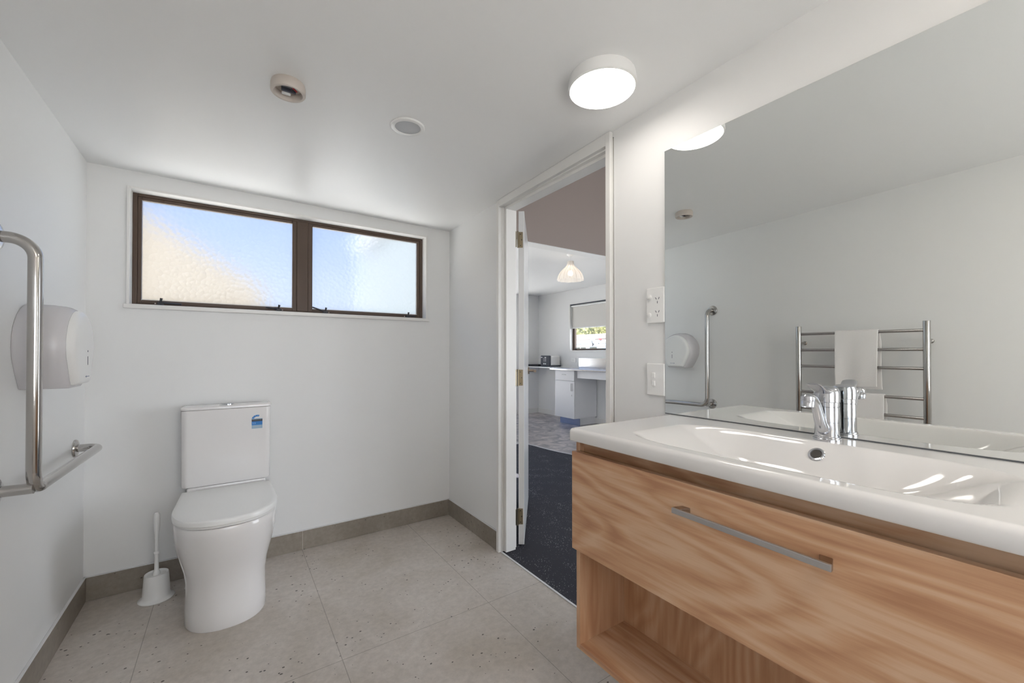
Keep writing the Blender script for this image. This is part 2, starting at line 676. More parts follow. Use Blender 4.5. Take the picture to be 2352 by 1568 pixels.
def wall_holes(axis, c0, c1, u0, u1, z0, z1, holes):
    """box wall with rectangular holes. axis 'x': wall spans y (u) at x c0..c1; axis 'y': spans x"""
    us = sorted({u0, u1} | {h[0] for h in holes} | {h[1] for h in holes})
    zs = sorted({z0, z1} | {h[2] for h in holes} | {h[3] for h in holes})
    bm = nb()

    def solid(i, j):
        if i < 0 or j < 0 or i >= len(us) - 1 or j >= len(zs) - 1:
            return False
        uc, zc_ = (us[i] + us[i + 1]) / 2, (zs[j] + zs[j + 1]) / 2
        return not any(h[0] < uc < h[1] and h[2] < zc_ < h[3] for h in holes)

    cache = {}

    def V(c, u, z):
        k = (c, u, z)
        if k not in cache:
            cache[k] = bm.verts.new((c, u, z) if axis == 'x' else (u, c, z))
        return cache[k]
    for i in range(len(us) - 1):
        for j in range(len(zs) - 1):
            if not solid(i, j):
                continue
            a, b, c, d = us[i], us[i + 1], zs[j], zs[j + 1]
            for cc in (c0, c1):
                bm.faces.new([V(cc, a, c), V(cc, b, c), V(cc, b, d), V(cc, a, d)])
            if not solid(i - 1, j):
                bm.faces.new([V(c0, a, c), V(c1, a, c), V(c1, a, d), V(c0, a, d)])
            if not solid(i + 1, j):
                bm.faces.new([V(c0, b, c), V(c1, b, c), V(c1, b, d), V(c0, b, d)])
            if not solid(i, j - 1):
                bm.faces.new([V(c0, a, c), V(c1, a, c), V(c1, b, c), V(c0, b, c)])
            if not solid(i, j + 1):
                bm.faces.new([V(c0, a, d), V(c1, a, d), V(c1, b, d), V(c0, b, d)])
    return bm


def text_mesh(name, s, size, mat_, parent, origin, right, up, extrude=0.0003):
    cu = bpy.data.curves.new(name, 'FONT')
    cu.body = s
    cu.size = size
    cu.extrude = extrude
    o = bpy.data.objects.new(name, cu)
    COL.objects.link(o)
    bpy.context.view_layer.update()
    dg = bpy.context.evaluated_depsgraph_get()
    me = bpy.data.meshes.new_from_object(o.evaluated_get(dg))
    bpy.data.objects.remove(o)
    r, u = Vector(right).normalized(), Vector(up).normalized()
    nn = r.cross(u)
    mt_ = Matrix((r, u, nn)).transposed().to_4x4()
    mt_.translation = Vector(origin)
    me.transform(mt_)
    me.materials.clear()
    me.materials.append(M[mat_])
    me.name = name
    q = bpy.data.objects.new(name, me)
    link(q, parent)
    return q


# ================================================================== BATHROOM SHELL
HC = 2.35   # wall tops run up above the lining
bm = bx(XL - 0.1, XR + 0.004, YF, YB, -0.10, 0.0)
struct(obj('floor', bm, 'tile'))


# ceiling: slightly raked slab
def ceil_slab():
    bm = nb()
    x0, x1, y0, y1 = XL - 0.02, XR + 0.02, YF - 0.02, YB + 0.02
    lo = [(x, y, ceil_z(x, y)) for x, y in ((x0, y0), (x1, y0), (x1, y1), (x0, y1))]
    prism(bm, lo, (0, 0, 0.06))
    return bm


struct(obj('ceiling', ceil_slab(), 'ceiling'))
struct(obj('wall_left', bx(XL - 0.12, XL, YF - 0.12, YB + 0.12, -0.1, HC), 'wall'))
# window wall
WX0, WX1, WZ0, WZ1 = -0.416, 1.126, 1.366, 1.955
struct(obj('wall_back', wall_holes('y', YB, YB + 0.12, XL, XR, -0.1, HC, [(WX0, WX1, WZ0, WZ1)]), 'wall'))
# door wall: one lining to the bathroom, door hole
DY0, DY1, DZ = 1.160, 2.036, 2.030
bm = wall_holes('x', XR, XO, YF, YB, -0.1, HC, [(DY0, DY1, -0.1, DZ)])
struct(obj('wall_right', bm, 'wall'))
# wall behind the viewer; unseen window opening added and sized to light the room
struct(obj('wall_front', wall_holes('y', YF - 0.12, YF, XL, XR, -0.1, HC, [(-0.25, 1.0, 0.68, 1.78)]), 'wall'))
win = struct(empty('added_window_3', (0.375, YF - 0.06, 0.68)))
bm = nb()
for a in ((-0.25, -0.21, 0.68, 1.78), (0.96, 1.00, 0.68, 1.78), (-0.21, 0.96, 0.68, 0.72), (-0.21, 0.96, 1.74, 1.78), (0.355, 0.395, 0.72, 1.74)):
    box(bm, a[0], a[1], YF - 0.09, YF - 0.04, a[2], a[3])
obj('window_frame', bm, 'alloy', win)
obj('glass_pane', bx(-0.21, 0.96, YF - 0.067, YF - 0.063, 0.72, 1.74), 'clear', win)

# skirting tiles with pale sealant line
SK = 0.108
for nm, a in (('left', (XL, XL + 0.010, YF, YB)), ('back', (XL + 0.010, XR, YB - 0.010, YB)),
              ('right', (XR - 0.010, XR, DY1 + 0.006, YB - 0.010))):
    b_ = struct(obj('baseboard_' + nm, bx(a[0], a[1], a[2], a[3], 0, SK), 'skirt', bevel=0.001, seg=1))
    t = 0.004
    if nm == 'left':
        q = bx(XL, XL + 0.011, YF, YB, SK, SK + t)
    elif nm == 'back':
        q = bx(XL, XR, YB - 0.011, YB, SK, SK + t)
    else:
        q = bx(XR - 0.011, XR, DY1 + 0.006, YB, SK, SK + t)
    s_ = obj('sealant_line', q, 'sealant', b_, bevel=0.002)
    s_['label'] = 'pale sealant bead'
    if nm == 'back':
        g_ = obj('grout_joint', bx(0.3525, 0.3555, YB - 0.0104, YB - 0.004, 0, SK - 0.001), 'tile', b_)

# threshold trim strip
struct(obj('trim_1', bx(XR - 0.004, XR + 0.006, DY0 + 0.03, DY1 - 0.02, -0.005, 0.003), 'sealant'))

# ------------------------------------------------------------------ door frame (trim_2)
fr = struct(empty('trim_2', (XR, 1.6, 0)))
FX0, FX1 = 1.2765, 1.402
FIN0, FIN1, FT = 1.1905, 2.0125, 1.994
bm = nb()
box(bm, FX0, XR + 0.0005, FIN1, DY1 + 0.001, 0, ceil_z(FX0, DY1) - 0.0015)
box(bm, XR + 0.0005, FX1, FIN1, DY1 - 0.001, 0, DZ - 0.001)
f1 = obj('jamb', bm, 'trim', fr, bevel=0.0015)
bm = nb()
box(bm, FX0, XR + 0.0005, 1.1665, FIN0, 0, ceil_z(FX0, 1.1665) - 0.0015)
box(bm, XR + 0.0005, FX1, 1.1665, FIN0, 0, DZ - 0.001)
obj('jamb', bm, 'trim', fr, bevel=0.0015)
bm = nb()
# head follows the ceiling
prism(bm, [(FX0 + 0.0004, FIN0, 2.000), (FX0 + 0.0004, FIN1, 1.990), (FX0 + 0.0004, FIN1, ceil_z(FX0, DY1) - 0.001), (FX0 + 0.0004, FIN0, ceil_z(FX0, FIN0) - 0.001)],
      (XR - FX0 + 0.0005, 0, 0))
box(bm, XR + 0.0005, FX1, 1.1905, FIN1, 1.992, DZ - 0.001)
obj('door_head', bm, 'trim', fr, bevel=0.0012)
# stops
SX0, SX1 = 1.315, 1.3815
for a in ((FIN1 - 0.022, FIN1, 0, 1.994), (FIN0, FIN0 + 0.012, 0, 1.994)):
    obj('door_stop', bx(SX0, SX1, a[0], a[1], a[2], a[3]), 'trim', fr, bevel=0.0012)
obj('door_stop', bx(SX0, SX1, FIN0 + 0.012, FIN1 - 0.022, 1.978, 1.996), 'trim', fr, bevel=0.0012)

# ------------------------------------------------------------------ door leaf, swung out into the next room
A = Vector((1.4195, 2.0158, 0))
u_ = Vector((0.62, 0.7846, 0)).normalized()
v_ = Vector((0.7846, -0.62, 0)).normalized()
door = struct(empty('door_1', (A.x, A.y, 0)))


def leaf_pt(a, b, z):
    p = A + u_ * a + v_ * b
    return Vector((p.x, p.y, z))


def leaf_box(a0, a1, b0, b1, z0, z1):
    bm = nb()
    prism(bm, [leaf_pt(a0, b0, z0), leaf_pt(a1, b0, z0), leaf_pt(a1, b1, z0), leaf_pt(a0, b1, z0)], (0, 0, z1 - z0))
    return bm


obj('door_leaf', leaf_box(0, 0.80, 0, 0.0335, 0.010, 1.992), 'door', door, bevel=0.002)
for zc_ in (1.820, 0.999, 0.177):
    h = obj('hinge', leaf_box(-0.0022, -0.0002, 0.001, 0.026, zc_ - 0.047, zc_ + 0.047), 'brass', door, bevel=0.004)
    # scalloped leaf on the jamb side
    q = nb()
    box(q, 1.3825, 1.4035, FIN1 - 0.0024, FIN1 - 0.0002, zc_ - 0.047, zc_ + 0.047)
    obj('hinge_plate', q, 'brass', h, bevel=0.004)
    q = nb()
    lathe(q, [(0.0, -0.05), (0.0042, -0.05), (0.0042, 0.05), (0.0, 0.05)], (1.4105, FIN1 - 0.004, zc_), n=14)
    obj('hinge_knuckle', q, 'brass', h, smooth=True)
    for dz in (-0.034, 0.0, 0.034):
        for bb in (0.012 if dz else 0.019,):
            p = leaf_pt(-0.0024, bb, zc_ + dz)
            q = nb()
            bmesh.ops.create_uvsphere(q, u_segments=10, v_segments=6, radius=0.003, matrix=Matrix.Translation(p))
            obj('screw', q, 'black', h, smooth=True)
for side in (1, -1):
    b0 = 0.0335 if side > 0 else 0.0
    q = nb()
    c0 = leaf_pt(0.735, b0, 1.010)
    n_ = v_ * side
    sweep(q, [c0, c0 + n_ * 0.010], 0.027, n=28)
    hd = obj('door_handle', q, 'bronze', door, smooth=True)
    hd['label'] = 'bronze lever handle on round rose'
    q = nb()
    c1 = c0 + n_ * 0.055
    pts = round_path([c0 + n_ * 0.008, c1, c1 - u_ * 0.105], 0.016, 8)
    sweep(q, pts, 0.0095, n=16)
    obj('lever', q, 'bronze', hd, smooth=True)

# ------------------------------------------------------------------ bathroom window
win = struct(empty('window_1', (0.355, YB + 0.06, 1.366)))
bm = nb()
# white lining proud of the wall
yp = YB - 0.008
box(bm, WX0, WX0 + 0.012, yp, YB + 0.066, 1.383, WZ1)
box(bm, WX1 - 0.012, WX1, yp, YB + 0.066, 1.383, WZ1)
box(bm, WX0 + 0.012, WX1 - 0.012, yp, YB + 0.066, WZ1 - 0.011, WZ1)
obj('window_lining', bm, 'trim', win, bevel=0.0015)
obj('window_sill', bx(-0.426, 1.137, YB - 0.018, YB + 0.066, 1.362, 1.383), 'trim', win, bevel=0.003)
y0, y1 = YB + 0.058, YB + 0.112
bm = nb()
fx0, fx1, fz0, fz1 = -0.404, 1.114, 1.383, 1.944
box(bm, fx0, fx0 + 0.018, y0, y1, fz0, fz1)
box(bm, fx1 - 0.018, fx1, y0, y1, fz0, fz1)
box(bm, fx0 + 0.018, fx1 - 0.018, y0, y1, fz0, fz0 + 0.012)
box(bm, fx0 + 0.018, fx1 - 0.018, y0, y1, fz1 - 0.014, fz1)
box(bm, 0.326, 0.386, y0, y1, fz0 + 0.012, fz1 - 0.014)
obj('window_frame', bm, 'alloy', win, bevel=0.002)
for a, b_ in ((-0.386, 0.326), (0.386, 1.096)):
    px0, px1 = (-0.370, 0.303) if a < 0 else (0.411, 1.077)
    pz0, pz1 = 1.412, 1.914
    bm = nb()
    ys = y0 + 0.004
    box(bm, a, px0, ys, ys + 0.03, fz0 + 0.012, fz1 - 0.014)
    box(bm, px1, b_, ys, ys + 0.03, fz0 + 0.012, fz1 - 0.014)
    box(bm, px0, px1, ys, ys + 0.03, fz0 + 0.012, pz0)
    box(bm, px0, px1, ys, ys + 0.03, pz1, fz1 - 0.014)
    sash = obj('sash', bm, 'alloy', win, bevel=0.002)
    bm = nb()
    box(bm, px0 - 0.004, px1 + 0.004, ys + 0.012, ys + 0.017, pz0 - 0.004, pz1 + 0.004)
    bmesh.ops.recalc_face_normals(bm, faces=bm.faces[:])
    for f in bm.faces:
        f.material_index = 0 if f.normal.y < -0.9 else 1
    g = obj('glass_pane', bm, 'frosted', sash, mats=['frosted', 'passthrough'])
    g['label'] = 'obscure frosted glass pane'
    # pale glazing bead at the foot of the pane
    obj('glazing_bead', bx(px0, px1, ys + 0.001, ys + 0.013, pz0 - 0.0015, pz0 + 0.003), 'sealant', sash)
# stays: bracket, peg and arm
for x, s, arm in ((-0.2946, 1, 0.085), (0.2304, -1, 0.065), (0.4823, -1, 0.075), (1.0062, 1, 0.05)):
    bm = nb()
    box(bm, x - 0.014, x + 0.014, y0 - 0.012, y0 + 0.001, 1.389, 1.404)
    st = obj('window_stay', bm, 'black', win, bevel=0.003)
    q = nb()
    sweep(q, [(x, y0 - 0.008, 1.400), (x + 0.002, y0 - 0.012, 1.412), (x + 0.004, y0 - 0.013, 1.424)], [0.0055, 0.005, 0.006], n=10)
    obj('peg', q, 'black', st, smooth=True)
    q = nb()
    up = 0.020 if abs(x - 0.4823) < 0.01 else (-0.004 if s > 0 else 0.004)
    sweep(q, [(x + s * 0.008, y0 - 0.010, 1.401), (x + s * arm, y0 - 0.022, 1.401 + up)], 0.0042, n=8)
    obj('stay_arm', q, 'black', st, smooth=True)
    q = nb()
    bmesh.ops.create_uvsphere(q, u_segments=8, v_segments=6, radius=0.0035, matrix=Matrix.Translation((x - s * 0.021, y0 - 0.002, 1.396)))
    sc = obj('screw', q, 'cream', st, smooth=True)

# ================================================================== CEILING FITTINGS
# round lamp
LC = (1.021, 0.966)
lz = ceil_z(*LC)
t = empty('ceiling_light', (LC[0], LC[1], lz), 'round white surface-mounted ceiling light glowing beside the mirror wall', 'ceiling light')
bm = nb()
lathe(bm, [(0.108, 2.064), (0.1125, 2.034), (0.1115, 2.025), (0.1065, 2.021), (0.1060, 2.026)], (LC[0], LC[1], 0), n=64)
obj('housing', bm, 'plastic', t, smooth=True)
bm = nb()
lathe(bm, [(0.1056, 2.0245), (0.1056, 2.0200), (0.101, 2.0172), (0.05, 2.0165), (0, 2.0162)], (LC[0], LC[1], 0), n=64)
d_ = obj('diffuser', bm, 'diffuser', t, smooth=True)
d_['label'] = 'glowing white diffuser'

# empty detector base
SC = (0.158, 1.576)
sz = ceil_z(*SC)
t = empty('smoke_detector_base', (SC[0], SC[1], sz), 'round cream smoke detector base on the ceiling, cover missing, wires showing', 'smoke detector')
bm = nb()
rings = [(0.050, sz + 0.002), (0.053, sz - 0.010), (0.053, sz - 0.030), (0.051, sz - 0.033), (0.044, sz - 0.033), (0.042, sz - 0.030), (0.041, sz - 0.010), (0.0, sz - 0.009)]
lathe(bm, rings, (SC[0], SC[1], 0), n=48)
obj('base_ring', bm, 'cream', t, smooth=True)
bm = nb()
box(bm, SC[0] - 0.022, SC[0] + 0.010, SC[1] - 0.024, SC[1] - 0.010, sz - 0.020, sz - 0.008)
obj('terminal_block', bm, 'black', t, bevel=0.002)
bm = nb()
box(bm, SC[0] - 0.020, SC[0] + 0.024, SC[1] + 0.006, SC[1] + 0.013, sz - 0.022, sz - 0.008)
obj('contact_strip', bm, 'mark', t, bevel=0.001)
bm = nb()
box(bm, SC[0] - 0.018, SC[0] + 0.010, SC[1] + 0.016, SC[1] + 0.030, sz - 0.024, sz - 0.008)
obj('bracket', bm, 'plastic', t, bevel=0.002)
bm = nb()
sweep(bm, round_path([(SC[0] + 0.008, SC[1] - 0.018, sz - 0.016), (SC[0] + 0.024, SC[1] - 0.014, sz - 0.026), (SC[0] + 0.026, SC[1] + 0.004, sz - 0.016)], 0.006, 5), 0.0022, n=8)
o_ = obj('wire', bm, 'red', t, smooth=True)
o_['label'] = 'red wire'
bm = nb()
sweep(bm, round_path([(SC[0] + 0.004, SC[1] - 0.012, sz - 0.016), (SC[0] + 0.016, SC[1] - 0.004, sz - 0.026), (SC[0] + 0.014, SC[1] + 0.008, sz - 0.016)], 0.006, 5), 0.0018, n=8)
o_ = obj('wire', bm, 'black', t, smooth=True)
o_['label'] = 'black wire'

# round vent
VC = (0.583, 1.597)
vz = ceil_z(*VC)
t = empty('ceiling_vent', (VC[0], VC[1], vz), 'small round white ceiling vent with a grey centre', 'vent')
bm = nb()
lathe(bm, [(0.066, vz + 0.003), (0.067, vz - 0.001), (0.064, vz - 0.005), (0.053, vz - 0.0065), (0.050, vz - 0.004), (0.050, vz - 0.0005)], (VC[0], VC[1], 0), n=56)
obj('rim', bm, 'plastic', t, smooth=True)
bm = nb()
lathe(bm, [(0.0498, vz - 0.0008), (0.0498, vz - 0.0022), (0.0, vz - 0.0030)], (VC[0], VC[1], 0), n=48)
obj('grille', bm, 'grey', t, smooth=True)

# unseen four-lamp heater light, added for the glints in the basin and taps
t = empty('added_heat_lamp', (0.45, -0.45, ceil_z(0.45, -0.45)), 'added white square four-lamp heater light on the ceiling, out of sight behind the viewer', 'heat lamp')
hz = ceil_z(0.45, -0.45)
bm = bx(0.30, 0.60, -0.60, -0.30, hz - 0.025, hz - 0.004)
obj('housing', bm, 'plastic', t, bevel=0.006)
for dx in (-0.075, 0.075):
    for dy in (-0.075, 0.075):
        bm = nb()
        lathe(bm, [(0.045, hz - 0.0255), (0.046, hz - 0.034), (0.036, hz - 0.045), (0.018, hz - 0.051), (0, hz - 0.053)], (0.45 + dx, -0.45 + dy, 0), n=24)
        obj('lamp', bm, 'heatlamp', t, smooth=True)

# ================================================================== MIRROR + SWITCHES
t = empty('wall_mirror', (XM, 0.43, 0.931), 'large frameless rectangular mirror on the wall above the basin', 'mirror')
VY0, VY1 = -0.055, 0.898      # vanity run
MZ0, MZ1 = 0.9320, 1.869
obj('mirror_glass', bx(XM, XM + 0.003, VY0, 0.9162, MZ0, MZ1), 'mirror', t)
obj('mirror_backing', bx(XM + 0.0031, XR - 0.0008, VY0, 0.9162, MZ0, MZ1), 'mirror_edge', t)
obj('edge_strip', bx(XM - 0.0008, XM + 0.003, VY0, 0.9162, MZ0 - 0.0030, MZ0 - 0.0002), 'mirror_edge', t)

XP = XR - 0.0105


def plate(name, label, cat, z0, z1):
    t = empty(name, (XR, 0.955, (z0 + z1) / 2), label, cat)
    obj('cover_plate', bx(XP, XR - 0.0005, 0.9178, 0.9940, z0, z1), 'plastic', t, bevel=0.0035, seg=3)
    return t


t = plate('power_outlet', 'white double power outlet with two switches beside the upper mirror edge', 'power outlet', 1.2545, 1.3845)
for z in (1.352, 1.2845):
    bm = nb()
    lathe(bm, [(0.0095, 0.0), (0.0095, -0.004), (0.0075, -0.0052), (0, -0.0052)], (XP + 0.0003, 0.981, z), 'X', 24, sx=1.0, sy=0.95)
    obj('rocker_switch', bm, 'plastic', t, smooth=True)
for z in (1.341, 1.293):
    y = 0.946
    for dy, dz, rot in ((0.0062, 0.003, 0.5), (-0.0062, 0.003, -0.5), (0, -0.011, 0)):
        bm = nb()
        q = box(bm, XP - 0.0004, XP + 0.001, -0.0011, 0.0011, -0.0042, 0.0042)
        bmesh.ops.transform(bm, matrix=Matrix.Translation((0, y + dy, z + dz)) @ Matrix.Rotation(-rot, 4, 'X'), verts=bm.verts)
        obj('socket_slot', bm, 'mark', t)
t = plate('light_switch', 'white two-gang light switch below the power outlet', 'light switch', 0.9895, 1.1070)
for z in (1.0635, 1.0345):
    obj('rocker_switch', bx(XP - 0.004, XP + 0.001, 0.9560, 0.9690, z - 0.010, z + 0.010), 'plastic', t, bevel=0.003, seg=3)

# ================================================================== VANITY
v = empty('vanity_unit', (1.05, 0.42, 0.288), 'wall-hung timber-look vanity cabinet with one wide drawer over an open shelf', 'vanity')
CX0, CX1 = 0.840, XR - 0.0008
PO, PI_ = 0.8985, 0.8835      # end panel outer and inner
VB = 0.288
ST = 0.8925                   # top of the cabinet
for a, b_ in ((PI_, PO), (VY0 + 0.0015, VY0 + 0.0165)):
    obj('side_panel', bx(CX0, CX1, a, b_, VB, ST), 'wood_v', v, bevel=0.0008)
obj('bottom_panel', bx(CX0, CX1, VY0 + 0.0165, PI_, VB, VB + 0.016), 'wood', v, bevel=0.0008)
obj('back_panel', bx(1.028, 1.044, VY0 + 0.0165, PI_, VB + 0.016, 0.600), 'wood_v', v)
obj('shelf_panel', bx(CX0 + 0.002, 1.044, VY0 + 0.0165, PI_, 0.600, 0.616), 'wood', v)
obj('finger_rail', bx(CX0 + 0.016, CX0 + 0.034, VY0 + 0.0165, PI_, 0.800, ST), 'wood', v)
dr = obj('drawer', bx(0.8205, 0.8385, VY0, 0.8965, 0.5820, 0.8615), 'wood', v, bevel=0.001)
bm = nb()
HX = 0.7905
prism(bm, [(HX, 0.549, 0.811), (HX, 0.549, 0.799), (HX, 0.2605, 0.7955), (HX, 0.2605, 0.8075)], (0.0065, 0, 0))
h = obj('handle', bm, 'brushed', dr, bevel=0.0015)
h['label'] = 'brushed metal bar handle'
for a, b_, z in ((0.549, 0.531, 0.805), (0.2605, 0.2785, 0.8015)):
    bm = nb()
    d2 = 0.012 if a > b_ else -0.012
    prism(bm, [(HX + 0.0065, a, z - 0.0058), (HX + 0.0065, a - 1.5 * d2, z - 0.0058), (0.8205, a - 2.2 * d2, z - 0.0058), (0.8205, a - 0.6 * d2, z - 0.0058)], (0, 0, 0.0116))
    obj('handle_foot', bm, 'bronze', dr, bevel=0.001)

# basin top as a height field with turned-down edges
BX0, BX1, BY0, BY1, BZ, BT = 0.808, XM - 0.0015, VY0 - 0.004, 0.9015, 0.9290, 0.0355
bx0, bx1, by0, by1, bd = 0.848, 1.192, 0.085, 0.752, 0.078


def bowl(x, y):
    # distance inside a rounded rectangle, per-side slope widths
    def sm(t):
        t = max(0.0, min(1.0, t))
        return t * t * (3 - 2 * t)
    side = min((x - bx0) / 0.075, (bx1 - x) / 0.085)
    ends = min(y - by0, by1 - y) / 0.20
    if side <= 0 or ends <= 0:
        return 0.0
    # round the plan corners, then fall away smoothly
    a, b = min(side, 1.0), min(ends, 1.0)
    k = 1.0 - min(1.0, math.hypot(1 - a, (1 - b)))
    return bd * sm(k) ** 0.8


bm = nb()
re = 0.011


def edge_drop(d):
    if d >= re:
        return 0.0
    k = re - max(d, 0)
    return re - math.sqrt(max(re * re - k * k, 0))


nx, ny = 110, 190


def spaced(a, b, n):
    # extra samples in the rounded edges
    e_ = [a + re * (1 - math.cos(k / 6 * math.pi / 2)) for k in range(6)]
    f_ = [b - re * (1 - math.cos(k / 6 * math.pi / 2)) for k in range(6)]
    return e_ + [a + re + (b - a - 2 * re) * k / n for k in range(n + 1)] + f_[::-1]


xs = spaced(BX0, BX1 + re, nx)
xs = [x for x in xs if x < BX1 - 1e-6] + [BX1]
ys = spaced(BY0, BY1, ny)
cr = 0.016   # plan corner radius
grid = []
for x in xs:
    row = []
    for y in ys:
        X, Y_ = x, y
        # round the two front corners in plan by pulling points in
        for cyy, sgn in ((BY0 + cr, -1), (BY1 - cr, 1)):
            if (Y_ - cyy) * sgn > 0 and X < BX0 + cr:
                dx_, dy_ = (BX0 + cr - X) / cr, (Y_ - cyy) * sgn / cr
                # square to disc
                ddx = dx_ * math.sqrt(max(0, 1 - dy_ * dy_ / 2))
                ddy = dy_ * math.sqrt(max(0, 1 - dx_ * dx_ / 2))
                X, Y_ = BX0 + cr - ddx * cr, cyy + sgn * ddy * cr
        d1 = x - BX0
        d2 = min(y - BY0, BY1 - y)
        d = min(d1, d2)
        if d1 < cr and d2 < cr:
            d = cr - math.hypot(BX0 + cr - X, (cr - min(Y_ - BY0, BY1 - Y_)))
        z = BZ - edge_drop(d) - bowl(X, Y_)
        row.append(bm.verts.new((X, Y_, z)))
    grid.append(row)
for i in range(len(xs) - 1):
    for j in range(len(ys) - 1):
        bm.faces.new((grid[i][j], grid[i + 1][j], grid[i + 1][j + 1], grid[i][j + 1]))
border = [grid[i][0] for i in range(len(xs) - 1, 0, -1)] + [grid[0][j] for j in range(len(ys) - 1)] + [grid[i][-1] for i in range(len(xs))]
dn = [bm.verts.new((p.co.x, p.co.y, BZ - BT + 0.004)) for p in border]
dn2 = [bm.verts.new((max(p.co.x, BX0 + 0.004), min(max(p.co.y, BY0 + 0.004), BY1 - 0.004), BZ - BT)) for p in border]
for k in range(len(border) - 1):
    bm.faces.new((border[k], border[k + 1], dn[k + 1], dn[k]))
    bm.faces.new((dn[k], dn[k + 1], dn2[k + 1], dn2[k]))
# back edge and underside
bk = [grid[-1][j] for j in range(len(ys))]
bk_dn = [bm.verts.new((BX1, p.co.y, BZ - BT)) for p in bk]
for k in range(len(bk) - 1):
    bm.faces.new((bk[k], bk[k + 1], bk_dn[k + 1], bk_dn[k]))
bs = empty('wash_basin', (1.05, 0.42, BZ), 'glossy white basin top with a wide rounded bowl on the timber-look vanity', 'basin')
obj('bowl', bm, 'basin', bs, smooth=True, autosmooth=False)
# overflow ring on the back slope of the bowl
oc = Vector((1.163, 0.411, BZ - bowl(1.163, 0.411)))
g = 0.002
sl_ = (bowl(1.163 + g, 0.411) - bowl(1.163 - g, 0.411)) / (2 * g)
nrm = Vector((sl_, 0, 1)).normalized()
print('overflow', oc, nrm)
rotq = Vector((0, 0, 1)).rotation_difference(nrm).to_matrix().to_4x4()
bm = nb()
lathe(bm, [(0.0170, -0.002), (0.0178, 0.001), (0.0155, 0.0040), (0.0120, 0.0034), (0.0105, 0.0005)], n=36)
bmesh.ops.transform(bm, matrix=Matrix.Translation(oc) @ rotq, verts=bm.verts)
o_ = obj('overflow_ring', bm, 'chrome', bs, smooth=True)
bm = nb()
lathe(bm, [(0.0108, 0.0004), (0.0108, 0.0014), (0, 0.0014)], n=28)
bmesh.ops.transform(bm, matrix=Matrix.Translation(oc) @ rotq, verts=bm.verts)
obj('overflow_hole', bm, 'dark', bs)
wc = Vector((1.02, 0.411, BZ - bowl(1.02, 0.411)))
bm = nb()
lathe(bm, [(0.030, -0.001), (0.030, 0.002), (0.024, 0.004), (0.022, 0.001), (0, 0.001)], (wc.x, wc.y, wc.z), n=36)
obj('waste_outlet', bm, 'chrome', bs, smooth=True)

# ------------------------------------------------------------------ tap
TX, TY = 1.228, 0.4115
tp_ = empty('basin_mixer_tap', (TX, TY, BZ), 'chrome single-lever mixer tap with a curved spout on the basin', 'tap')
bm = nb()
lathe(bm, [(0.0290, BZ - 0.001), (0.0290, BZ + 0.005), (0.0280, BZ + 0.0062), (0.0275, BZ + 0.0065), (0.0275, BZ + 0.0095), (0.0262, BZ + 0.0105)], (TX, TY, 0), n=48)
obj('base_ring', bm, 'chrome', tp_, smooth=True)
bm = nb()
z = BZ + 0.0105
lathe(bm, [(0.0255, z), (0.0252, z + 0.034), (0.0243, z + 0.0345), (0.0243, z + 0.0355), (0.0252, z + 0.036), (0.0252, z + 0.072), (0.0240, z + 0.0728), (0.0240, z + 0.0738),
           (0.0252, z + 0.0745), (0.0250, z + 0.084)], (TX, TY, 0), n=48)
obj('body', bm, 'chrome', tp_, smooth=True)
# spout: leaves the body low and arches up and out
bm = nb()
pts = [(TX - 0.012, TY, BZ + 0.024), (TX - 0.030, TY, BZ + 0.036), (TX - 0.045, TY, BZ + 0.056), (TX - 0.057, TY, BZ + 0.078), (TX - 0.070, TY, BZ + 0.097), (TX - 0.086, TY, BZ + 0.108), (TX - 0.100, TY, BZ + 0.110), (TX - 0.110, TY, BZ + 0.105)]


def catmull(pts, n=5):
    pts = [Vector(p) for p in pts]
    P_ = [pts[0] * 2 - pts[1]] + pts + [pts[-1] * 2 - pts[-2]]
    o = []
    for i in range(1, len(P_) - 2):
        for k in range(n):
            t_ = k / n
            a, b, c, d = P_[i - 1:i + 3]
            o.append(0.5 * ((2 * b) + (c - a) * t_ + (2 * a - 5 * b + 4 * c - d) * t_ * t_ + (3 * b - a - 3 * c + d) * t_ ** 3))
    o.append(pts[-1])
    return o


cp = catmull(pts)
n_ = len(cp)
rad = [0.0150 - 0.0045 * min(1, i / (n_ * 0.55)) for i in range(n_)]
sweep(bm, cp, rad, n=24, sx=1.0, sy=0.92)
obj('spout', bm, 'chrome', tp_, smooth=True)
bm = nb()
ax0 = Vector((TX - 0.1085, TY, BZ + 0.1135))
lathe(bm, [(0, 0.004), (0.0105, 0.003), (0.0142, -0.001), (0.0148, -0.010), (0.0140, -0.0112), (0.0140, -0.012), (0.0144, -0.013), (0.0136, -0.024), (0.0118, -0.0245), (0.0112, -0.021), (0, -0.020)], n=36)
bmesh.ops.transform(bm, matrix=Matrix.Translation(ax0) @ Matrix.Rotation(math.radians(12), 4, 'Y'), verts=bm.verts)
obj('aerator', bm, 'chrome', tp_, smooth=True)
# lever cap: dome with a swept flat paddle pointing out to the side of the spout
bm = nb()
zt = BZ + 0.0945
rings = []
ang = math.radians(174)       # direction of the paddle in plan (towards the spout, a little left)
dirp = Vector((math.cos(ang), math.sin(ang), 0))
for h_, r_, off, lift in ((0.0, 0.0250, 0.0, 0.0), (0.0015, 0.0264, 0.0, 0.0), (0.014, 0.0268, 0.0, 0.0), (0.026, 0.0262, 0.0, 0.0), (0.033, 0.0235, -0.001, 0.0), (0.0375, 0.016, -0.002, 0), (0.0392, 0.005, -0.003, 0)):
    ring = []
    for k in range(36):
        a = 2 * math.pi * k / 36
        dv = Vector((math.cos(a), math.sin(a), 0))
        ring.append(Vector((TX, TY, zt + h_)) + dv * r_ + dirp * off)
    rings.append(ring)
loft(bm, rings)
lv = obj('lever_cap', bm, 'chrome', tp_, smooth=True)
bm = nb()
rings = []
